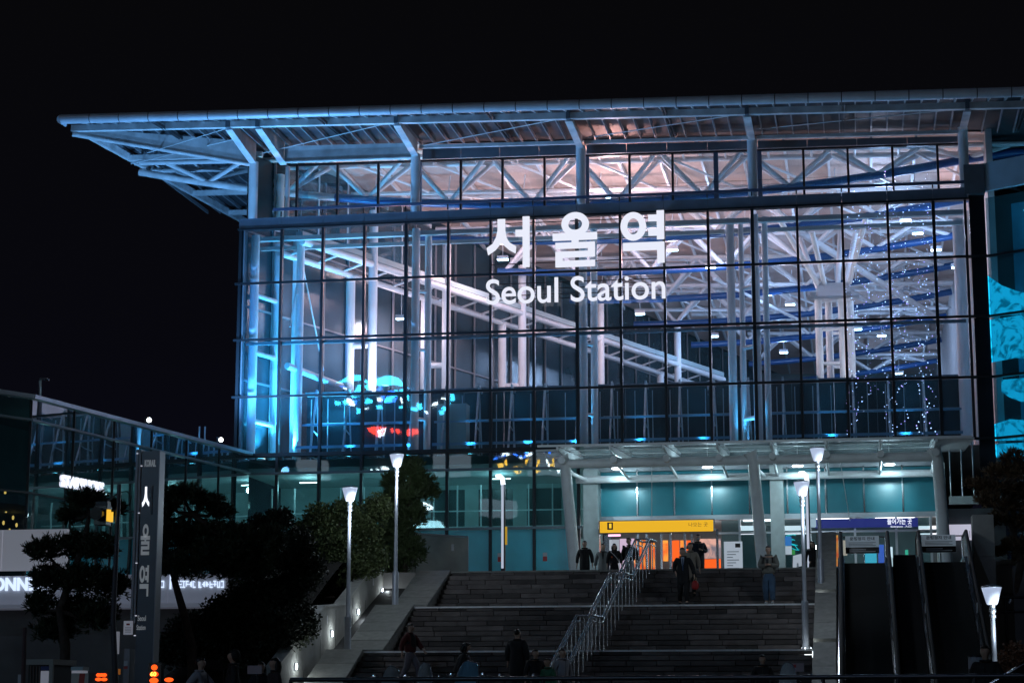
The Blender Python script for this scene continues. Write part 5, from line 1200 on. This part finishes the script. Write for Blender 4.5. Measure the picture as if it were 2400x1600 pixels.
def leaves(mb, c, rad, n, rr, L=.09):
    for _ in range(n):
        while True:
            u = Vector((rr.uniform(-1,1), rr.uniform(-1,1), rr.uniform(-1,1)))
            if u.length < 1: break
        u *= (.6+.4*rr.random())
        p = Vector((c.x+u.x*rad[0], c.y+u.y*rad[1], c.z+u.z*rad[2]))
        d = (u*.6+Vector((rr.uniform(-1,1), rr.uniform(-1,1), rr.uniform(-.6,1)))).normalized()
        s = d.cross(Vector((rr.uniform(-1,1), rr.uniform(-1,1), rr.uniform(-1,1)))).normalized()*L*.42; l = L*rr.uniform(.7,1.3)
        mb.add([p, p+d*l*.5+s, p+d*l, p+d*l*.5-s], [(0,1,2,3)])
def tree(name, label, cat, D, base, zbase, trunk, clumps, kind, mat, seed, group=None, tr=.14, dens=1.0):
    """clumps: (px, py, rx, rz, depth shift) surveyed at depth D; trunk: surveyed points from the root up"""
    rr = random.Random(seed); s = D*KPX/FPX
    b = at_d(base[0], base[1], D); t = thing(name, (b.x,b.y,zbase), label, cat, group)
    tp = [Vector((b.x,b.y,zbase-.1))]+[at_d(x,y,D) for x,y in trunk]
    tb = MB().tube(tp, [tr*(1-.65*i/max(1,len(tp)-1)) for i in range(len(tp))], 10)
    cr = MB()
    for (px, py, rx, rz, dd) in clumps:
        c = at_d(px, py, D)+Vector((RT.x,RT.y,0)).cross(Vector((0,0,-1)))*0+Vector((FW.x,FW.y,0)).normalized()*dd
        rad = (rx*s, rx*s*.9, rz*s)
        near = min(tp[1:] or tp, key=lambda v: (v-c).length)
        mid = (near+c)/2+Vector((0,0,-.15*abs(c.x-near.x)))
        tb.tube([near, mid, c], [tr*.42,tr*.3,tr*.12], 7)
        for k in range(4):
            e = c+Vector((rr.uniform(-1,1)*rad[0], rr.uniform(-1,1)*rad[1], rr.uniform(-.6,.9)*rad[2]))*.8
            tb.tube([c, (c+e)/2+Vector((0,0,.05)), e], [tr*.14,tr*.10,tr*.05], 5)
        vol = rad[0]*rad[2]
        if kind == 'pine': needles(cr, c, rad, int(dens*(80+900*vol)), rr, .15+.03*rr.random())
        else: leaves(cr, c, rad, int(dens*(250+6000*vol)), rr)
    tb.build('trunk', bark, t); o = cr.build('crown', mat, t)
    return t
def ez(D, px, py): 
    p = at_d(px, py, D)
    if p.y < -44 or p.x < 8.9: return .9
    tt = min(1, max(0, (p.y+44)/15)); return .9+(PZ+.3-.9)*tt*tt*(3-2*tt)*min(1,max(0,(p.x-8.3)/3))-.05
G1 = 'trees in front of the podium'
tree('pine_tree', 'dark pine tree at far left below the coffee shop lettering', 'tree', 50, (150,1500), .9, [(150,1480),(138,1400),(165,1320),(195,1240),(205,1180)],
     [(200,1150,62,26,0),(150,1180,40,20,.6),(245,1165,45,20,.4),(100,1262,45,34,0),(170,1250,70,36,.5),(235,1262,50,34,-.4),(110,1330,50,36,.2),(190,1330,72,42,0),(250,1340,48,40,.6),(85,1385,38,34,.3),(160,1400,60,40,.5),(225,1410,55,42,0),(120,1445,60,30,.4)], 'pine', pinem, 1, G1, .15, 1.0)
tree('pine_tree', 'dark pine tree just right of the pylon with a leaning trunk', 'tree', 53, (450,1560), .9, [(440,1480),(420,1400),(400,1330),(415,1250),(440,1180)],
     [(420,1135,60,24,0),(470,1150,45,22,.4),(385,1160,42,22,-.3),(500,1170,38,20,.5),(400,1225,62,38,0),(470,1230,70,42,.3),(545,1235,52,38,0),(380,1290,45,34,.4),(440,1300,68,36,-.4),(530,1300,70,38,.3),(590,1285,50,44,.5),(350,1235,40,40,.3),(360,1180,36,30,.2),(500,1270,60,40,-.3),(620,1235,45,34,.3)], 'pine', pinem, 2, G1, .15, 1.0)
tree('evergreen_tree', 'black dense evergreen in the middle of the left tree group', 'tree', 55, (590,1560), .9, [(590,1500),(585,1420),(590,1330)],
     [(600,1215,45,40,0),(560,1290,60,46,.2),(640,1270,60,50,-.2),(590,1370,85,55,0),(660,1350,60,55,.3),(540,1440,80,60,.3),(630,1450,85,62,-.2),(480,1470,70,55,.2),(580,1520,95,50,0),(690,1430,48,55,.4),(640,1190,40,30,.2),(680,1250,50,50,.2),(700,1310,55,55,.2),(440,1440,70,44,.3),(400,1490,70,50,.2),(520,1400,70,44,.2)], 'leaf', M('leaf_blackish', (.035,.045,.025), .6, var=.35, vscale=2.5), 3, G1, .13, .9)
tree('evergreen_shrub', 'lamp-lit green shrub beside the lower left lamp post', 'shrub', 63, (770,1400), ez(63,770,1400), [(770,1370),(765,1290),(770,1220)],
     [(735,1190,45,40,0),(790,1175,48,36,.3),(700,1225,45,38,.2),(760,1240,70,48,0),(830,1215,55,46,.3),(865,1165,42,40,.5),(700,1290,60,44,.3),(790,1300,75,52,0),(850,1280,50,50,.3),(700,1350,60,44,.2)], 'leaf', leafm, 4, G1, .12, .95)
tree('evergreen_tree', 'green conifer behind the upper left lamp post', 'tree', 66, (925,1380), ez(66,925,1380), [(930,1330),(935,1240),(940,1150)],
     [(945,1075,38,26,0),(905,1105,36,26,.2),(965,1110,40,26,.2),(925,1140,55,28,0),(985,1128,28,18,.2),(890,1170,45,32,.2),(945,1185,42,36,0),(905,1230,55,40,.2),(945,1265,40,42,0),(895,1300,48,44,.2)], 'pine', M('conifer_green', (.055,.085,.03), .6, var=.35, vscale=2.5), 5, G1, .13, 1.15)
tree('evergreen_shrub', 'low dark shrub hugging the foot of the left stair wall', 'shrub', 58, (700,1540), 1.6, [(700,1510),(690,1460)],
     [(665,1480,60,55,0),(690,1440,36,36,.2),(640,1530,60,44,0),(610,1500,60,44,.2)], 'leaf', leafm, 6, G1, .1, .9)
tree('pine_tree', 'pine tree with browning needles at the right edge', 'tree', 62, (2334,1480), 1.2, [(2336,1430),(2333,1360),(2345,1290),(2330,1230),(2310,1180),(2330,1100)],
     [(2330,1052,40,22,0),(2300,1080,42,20,.3),(2345,1085,40,24,-.2),(2255,1112,40,17,.2),(2300,1120,48,22,0),(2345,1130,40,26,.3),(2270,1150,42,18,-.2),(2320,1165,45,22,.2),(2290,1195,40,16,0),(2345,1200,34,22,.2),(2330,1250,34,20,0),(2295,1265,24,14,.2),(2350,1275,28,20,.1)], 'pine', autm, 7, None, .17, .6)
tree('red_leaved_shrub', 'small reddish shrub beside the short lamp post at bottom right', 'shrub', 50, (2335,1560), .9, [(2335,1530),(2335,1500)],
     [(2330,1490,28,20,0),(2310,1510,24,18,.2),(2345,1515,30,22,0),(2325,1535,34,20,.2)], 'leaf', M('reddish_leaf', (.10,.045,.025), .6, var=.4, vscale=4), 8, None, .04, .35)
bp_ = thing('street_post', at_d(52,1640,46), 'thin reddish street post with small stickers at bottom left', 'post')
c = at_d(53,1600,46); c2 = at_d(57,1440,46); MB().tube([(c.x,c.y,.9),(c2.x,c2.y,c2.z)], [.06,.05], 10).build('pole', M('reddish_post', (.12,.075,.08), .5), bp_)
k_ = at_d(51,1560,46); block('sticker', (k_.x-.07,k_.y-.09,k_.z-.1), (k_.x+.05,k_.y-.07,k_.z+.12), MATS['sticker_white'], bp_); block('sticker', (k_.x-.07,k_.y-.09,k_.z-.19), (k_.x+.05,k_.y-.07,k_.z-.11), MATS['sticker_red'], bp_)
# ================================================================== PEOPLE
SKIN = {}
def skinm(i=0):
    c = ((.52,.34,.25),(.46,.29,.21),(.58,.40,.31))[i % 3]; return M('skin_%d' % (i % 3), c, .55)
hairm = M('black_hair', (.012,.010,.009), .45)
def grow(name, verts, edges, mat, parent, levels=1):
    """verts: (pos, (rx, ry)); a continuous skin around the joints"""
    me = bpy.data.meshes.new(name); me.from_pydata([v[0] for v in verts], edges, []); me.materials.append(mat)
    o = bpy.data.objects.new(name, me); link(o, parent, True)
    mo = o.modifiers.new('skin', 'SKIN'); mo.use_smooth_shade = True; mo.branch_smoothing = .4
    lay = me.skin_vertices[0].data
    for i, v in enumerate(verts):
        r = v[1]; lay[i].radius = r if isinstance(r, tuple) else (r, r); lay[i].use_root = (i == 0)
    sb_ = o.modifiers.new('subdivision', 'SUBSURF'); sb_.levels = levels; sb_.render_levels = levels
    return o
def person(loc, rz, label, top, bottom, H=1.74, step=.12, arms=None, coat=0, hood=False, hairlen=0, skin=0, bulk=1.0, look=(0,0), group=None, shoes=None, lean=0, under=None):
    """loc: point under the feet; local facing is -y. step: half stride. arms: {'L': (elbow, wrist), 'R': ...} in metres at 1.74 m"""
    s = H/1.74
    t = thing('person', loc, label, 'person', group, rz); t.scale = (s, s, s)
    def V(x, y, z): return Vector((x, y-lean*max(0,z-.9), z))
    hipz = .93
    aL = (arms or {}).get('L', ((.27,.02,1.14),(.29,-.06,.90))); aR = (arms or {}).get('R', ((-.27,.04,1.14),(-.29,.02,.90)))
    kneeL, ankL = Vector((.10,-step*.7-.03,.50)), Vector((.11,-step,.085)); kneeR, ankR = Vector((-.10,step*.35-.05,.50)), Vector((-.11,step,.085+abs(step)*.12))
    lx, ly = look                                                # head turn (x) and nod (y, negative = down)
    hd = lambda x, y, z: V(x, y, z)
    v = []; e = []
    def add(p, r, par=None):
        v.append((tuple(p), r)); i = len(v)-1
        if par is not None: e.append((par, i))
        return i
    pel = add(V(0,0,hipz), (.155,.115)); bel = add(V(0,0,1.10), (.145,.11), pel); che = add(V(0,0,1.30), (.175,.12), bel); nb = add(V(0,.01,1.445), (.075,.07), che)
    nk = add(V(0,0,1.51), (.052,.055), nb); jaw = add(V(lx*.03,-.025+ly*.03,1.565), (.078,.088), nk); mid = add(V(lx*.05,-.01+ly*.05,1.645), (.098,.118), jaw); tp = add(V(lx*.05,.005+ly*.03,1.725), (.080,.095), mid)
    add(V(lx*.12,-.118+ly*.05,1.628), .013, mid)                                   # nose
    for sx in (-1,1): add(V(lx*.05+sx*.088,.01,1.63), .014, mid)                   # ears
    for (el, wr), sx in ((aL,1),(aR,-1)):
        sh = add(V(sx*.175,0,1.405), (.062,.062), che); eb_ = add(V(*el), .042, sh); wi = add(V(*wr), .027, eb_)
        d = (V(*wr)-V(*el)).normalized(); side = Vector((0,-1,0)) if abs(d.y) < .8 else Vector((-sx,0,0)); side = (side-d*side.dot(d)).normalized(); out = d.cross(side)
        pm_ = add(V(*wr)+d*.07, (.038,.020), wi)
        for k in range(4):
            b = V(*wr)+d*.115+side*(.030-.020*k); l = (.062,.072,.067,.052)[k]
            f1 = add(b, .0085, pm_); f2 = add(b+d*l*.55-out*sx*.008, .008, f1); add(b+d*l-out*sx*.026, .007, f2)
        t1 = add(V(*wr)+d*.04+side*.042, .010, wi); add(V(*wr)+d*.085+side*.062, .009, t1)
    for (kn, an), sx in (((kneeL,ankL),1),((kneeR,ankR),-1)):
        hp = add((sx*.09,0,.88), (.085,.09), pel); k1 = add(kn, (.058,.06), hp); a1 = add(an, .040, k1); add(Vector(an)+Vector((0,-.13,-.045)), (.038,.028), a1)
    body = grow('body', v, e, skinm(skin), t)
    # eyes and mouth, set on the face
    fc = MB()
    for sx in (-1,1): fc.ell(V(lx*.09+sx*.032,-.088+ly*.05,1.648), (.013,.008,.007), 8, 5)
    fc.ell(V(lx*.09,-.083+ly*.05,1.585), (.024,.008,.006), 8, 5); fc.build('face_features', M('face_dark', (.05,.025,.02), .5), body, True)
    # trousers
    v = []; e = []
    p0 = add(V(0,0,1.0), (.155,.118)); p1 = add((0,0,.90), (.155,.122), p0)
    for (kn, an), sx in (((kneeL,ankL),1),((kneeR,ankR),-1)):
        hp = add((sx*.092,0,.80), (.112*bulk,.115*bulk), p1); k1 = add(kn, (.088*bulk,.092*bulk), hp); add(Vector(an)+Vector((0,.01,.02)), (.062*bulk,.068*bulk), k1)
    grow('trousers', v, e, bottom, t)
    for an, sx in ((ankL,1),(ankR,-1)):
        MB().ell((an.x,an.y-.055,an.z-.035), (.048,.135,.05), 12, 8, zmin=-.85).build('shoe', shoes or blackm, t, True)
    # jacket or coat
    v = []; e = []
    hem = coat if coat else .90
    c0 = add(V(0,.0,1.42), (.105,.085)); c1 = add(V(0,0,1.33), (.215*bulk,.155*bulk), c0); c2 = add(V(0,0,1.12), (.205*bulk,.155*bulk), c1); c3 = add(V(0,0,.98), (.21*bulk,.16*bulk), c2)
    if hem < .9: c4 = add((0,0,.75), (.20*bulk,.15*bulk), c3); add((0,-.0,hem), (.215*bulk,.165*bulk), c4)
    else: add(V(0,0,hem), (.180*bulk,.138*bulk), c3)
    for (el, wr), sx in ((aL,1),(aR,-1)):
        sh = add(V(sx*.185,0,1.40), (.092*bulk,.095*bulk), c1); eb_ = add(V(*el), .076*bulk, sh); add(V(*wr)-(V(*wr)-V(*el))*.06, .062*bulk, eb_)
    if hood: h1 = add(V(0,.09,1.47), (.10,.06), c0)
    ck = grow('coat' if coat else 'jacket', v, e, top, t)
    MB().tube([V(.10*math.cos(a*math.pi/8),.02+.085*math.sin(a*math.pi/8),1.475) for a in range(17)], .022, 7, False).build('collar', top, ck, True)
    MB().tube([V(0,-.142*bulk,1.42),V(0,-.155*bulk,1.28),V(0,-.15*bulk,1.1),V(0,-.15*bulk,.98)], .006, 5).build('zip', M('zip_dark', (.03,.03,.03), .4), ck, True)
    if under: MB().add([V(-.05,-.10,1.46),V(.05,-.10,1.46),V(.035,-.152*bulk,1.28),V(0,-.158*bulk,1.10),V(-.035,-.152*bulk,1.28)], [(0,1,2,3,4)]).build('shirt_front', under, ck, True)
    # hair
    hb = MB().ell(V(lx*.04,.030+ly*.03,1.672), (.084,.098,.088), 16, 12, zmin=-.75)
    rr = random.Random(int(loc[0]*100)); hb.v = [tuple(Vector(p)*1.0+Vector((rr.uniform(-1,1)*.006,rr.uniform(-1,1)*.006,rr.uniform(-1,1)*.006))) for p in hb.v]
    hb.ell(V(lx*.06,-.045+ly*.04,1.715), (.066,.045,.032), 12, 6)
    if hairlen: 
        hb.tube([V(-.075,.03,1.66),V(-.088,.02,1.56),V(-.08,.0,1.66-hairlen)], [.035,.04,.02], 8); hb.tube([V(.075,.03,1.66),V(.088,.02,1.56),V(.08,.0,1.66-hairlen)], [.035,.04,.02], 8); hb.tube([V(0,.075,1.68),V(0,.09,1.56),V(0,.08,1.66-hairlen)], [.08,.085,.05], 10)
    hb.build('hair', hairm, body, True)
    if hood == 'up': MB().ell(V(0,.02,1.645), (.115,.125,.13), 14, 10).build('hood', top, ck, True) and None
    return t
cb_k = M('coat_black', (.012,.012,.014), .8); cnav = M('coat_navy', (.014,.016,.028), .8); cgry = M('coat_grey', (.22,.23,.23), .85); cbei = M('coat_beige', (.30,.26,.21), .85); cwht = M('jacket_pale', (.34,.34,.38), .8)
tblk = M('trousers_black', (.012,.012,.013), .8); tgry = M('trousers_grey', (.17,.16,.19), .8); tpal = M('trousers_pale', (.42,.43,.42), .8); jean = M('jeans_blue', (.05,.10,.17), .8, var=.3, vscale=6); puff = M('jacket_olive_grey', (.16,.16,.14), .75); cred = M('dark_red_sleeve', (.10,.015,.015), .8)
white_sh = M('shirt_white', (.55,.6,.7), .7)
GP = 'people on the plaza and stairs'
def on(px, py, Y): p = at_y(px, py, Y); return (p.x, Y, stair_z(Y))
def plz(px, Y): p = at_y(px, 1280, Y); return (p.x, Y, PZ)
person(plz(1343,-17), 0, 'man in a plain black coat left of the yellow sign doors', cb_k, tblk, 1.80, .08, coat=.62, group=GP)
person(plz(1385,-15.5), .1, 'person in an open grey coat looking down, beside the black coat man', cgry, tblk, 1.80, .1, coat=.55, look=(0,-.8), group=GP, under=cb_k)
pw = person(plz(1411,-18.5), .1, 'woman in black with a white bag strap across her chest', cb_k, tblk, 1.56, .05, hairlen=.26, look=(.1,.6), group=GP, bulk=1.1)
MB().tube([(-.15,-.12,1.40),(-.02,-.178,1.28),(.12,-.165,1.12),(.19,-.06,1.0)], .014, 6).build('bag_strap', M('strap_white', (.7,.7,.72), .6), pw, True)
MB().ell((-.10,-.165,1.18), (.035,.01,.035), 10, 6).build('badge', M('orange_badge', (.7,.12,.03), .5), pw, True)
person(plz(1446,-18), -.2, 'man in a black hooded top with pale trousers', cb_k, tpal, 1.80, .1, hood=True, look=(-.6,0), group=GP, bulk=1.12)
ps_ = person(on(1570,1388,-30.2), .05, 'man in a black suit with a red bag walking down the stairs', cb_k, tblk, 1.78, .16, {'L': ((.30,.02,1.13),(.34,-.08,.90)), 'R': ((-.27,.05,1.14),(-.22,-.12,1.0))}, coat=.58, look=(-.3,-.2), group=GP, under=white_sh)
MB().tube([(0,-.152,1.42),(.005,-.165,1.25),(.0,-.162,1.05)], [.012,.02,.012], 6).build('tie', M('tie_blue', (.05,.09,.2), .6), ps_, True)
rb_ = thing('red_bag', tuple(Vector(on(1570,1388,-30.2))+Vector((.36,-.18,.55))), 'small red bag hanging from the suited man on the stairs', 'bag')
c_ = Vector(on(1570,1388,-30.2))+Vector((.38,-.14,.62))
bag = MB(); bag.ell(c_, (.115,.06,.15), 14, 10, zmin=-.9); bag.build('pouch', M('bag_red', (.42,.02,.02), .5), rb_); MB().tube([c_+Vector((-.05,0,.13)),c_+Vector((-.02,0,.24)),c_+Vector((.03,0,.24)),c_+Vector((.05,0,.13))], .01, 6).build('handle', M('bag_handle', (.5,.35,.2), .5), rb_)
person(on(1586,1320,-29.2), .1, 'person in a beige coat walking right behind the suited man', cbei, tblk, 1.68, .1, coat=.5, group=GP, hairlen=.1)
pm2 = person(plz(1604,-18.7), .2, 'masked man in a long navy coat in front of the orange poster', cnav, tblk, 1.84, .1, {'L': ((.28,.02,1.14),(.10,-.24,1.18)), 'R': ((-.28,.02,1.14),(-.30,-.05,.9))}, coat=.40, group=GP, bulk=1.15)
MB().ell((0,-.072,1.595), (.062,.045,.042), 12, 8).build('face_mask', M('mask_white', (.6,.68,.72), .7), pm2, True)
pj = person(on(1768,1394,-30.4), -.08, 'man in a grey padded jacket and jeans looking at his phone', puff, jean, 1.78, .10, {'L': ((.27,-.02,1.13),(.06,-.26,1.18)), 'R': ((-.27,-.02,1.13),(-.04,-.27,1.16))}, look=(0,-1.3), group=GP, bulk=1.18, hood=True, shoes=M('shoe_white', (.5,.5,.5), .6))
MB().box((-.03,-.40,1.20),(.045,-.385,1.33)).build('phone', black, pj, True)
for sx in (-1,1): MB().tube([(sx*.13,-.16,1.40),(sx*.15,-.19,1.22),(sx*.17,-.10,1.02)], .022, 6).build('backpack_strap', blackm, pj, True)
person(plz(1867,-18), .3, 'small dark-haired woman in black behind the right lamp post', cb_k, tblk, 1.58, .06, hairlen=.2, group=GP)
person(plz(1898,-19), 2.9, 'person in black by the orange shop light near the escalator', cb_k, M('trousers_lilac', (.14,.12,.17), .8), 1.78, .06, coat=.6, group=GP)
person(plz(1036,-18), .4, 'person in dark clothes beside the glass balustrade at the left', cnav, tblk, 1.76, .06, coat=.5, group=GP)
GF = 'people low on the stairs'
p12 = person(on(942,1545,-36.9), 1.2, 'walking man with dark red sleeves and grey trousers on the lower left stairs', cred, tgry, 1.66, .26, {'L': ((.24,-.14,1.16),(.22,-.3,1.0)), 'R': ((-.27,.12,1.14),(-.29,.1,.92))}, group=GF, bulk=1.12)
MB().ell((0,.0,1.2), (.19,.17,.30), 16, 10).build('vest', cb_k, p12, True)
p13 = person(on(1050,1560,-38.2), 1.9, 'bent dark figure with a pale strap behind the blue windshield', cb_k, tblk, 1.72, .18, group=GF, bulk=1.1, lean=.35, hairlen=.16)
MB().tube([(-.12,-.30,1.38),(.05,-.35,1.2),(.2,-.2,.98)], .035, 6).build('strap', M('strap_grey', (.36,.34,.38), .7), p13, True)
person(on(1188,1545,-37.5), 3.0, 'tall dark figure in a long coat left of the centre handrail', cb_k, tblk, 1.78, .1, coat=.4, group=GF, bulk=1.25)
person(on(1230,1560,-38.7), .5, 'blurry pale-haired figure in dark clothes right of the tall dark figure', cb_k, tblk, 1.68, .15, group=GF)
person(on(1258,1560,-39.0), -.6, 'figure with a green garment in the group by the handrail', M('green_garment', (.02,.14,.07), .7), tblk, 1.60, .1, group=GF, skin=1)
person(on(1292,1560,-38.6), .8, 'figure in a pale grey jacket nearest the centre handrail', cwht, tblk, 1.70, .12, group=GF)
person(on(1752,1565,-38.9), .1, 'dark figure low on the stairs left of the right lamp posts', cb_k, tblk, 1.66, .1, group=GF)
GS = 'passers-by at the bottom left'
def gnd(px, D, py=1620): p = at_d(px, py, D); return (p.x, p.y, .9)
person(gnd(458,39), 1.5, 'passer-by in a pale jacket, leftmost of the people at the bottom', cwht, tgry, 1.62, .3, {'L': ((.2,-.2,1.16),(.12,-.36,1.05)), 'R': ((-.28,.16,1.15),(-.28,.2,.95))}, group=GS, bulk=1.15)
pk = person(gnd(533,41), -1.2, 'passer-by in a dark hooded coat right of the pale jacket', cb_k, tblk, 1.82, .2, group=GS, coat=.5, bulk=1.2, hood=True)
MB().ell((0,.035,1.65), (.118,.11,.125), 14, 10).build('hood', cb_k, pk, True)
person(gnd(598,42), .3, 'dark-haired passer-by in navy beside the small pale notice', cnav, tblk, 1.60, .1, group=GS, hairlen=.12)
person(gnd(628,41), -.9, 'long-haired passer-by in dark clothes, rightmost at the bottom left', M('coat_brown', (.05,.035,.035), .8), tblk, 1.66, .15, group=GS, hairlen=.36)
person(gnd(2268,37), -.3, 'dark figure in front of the pale bollard at bottom right', cb_k, tblk, 1.80, .12, group=None, bulk=1.2)
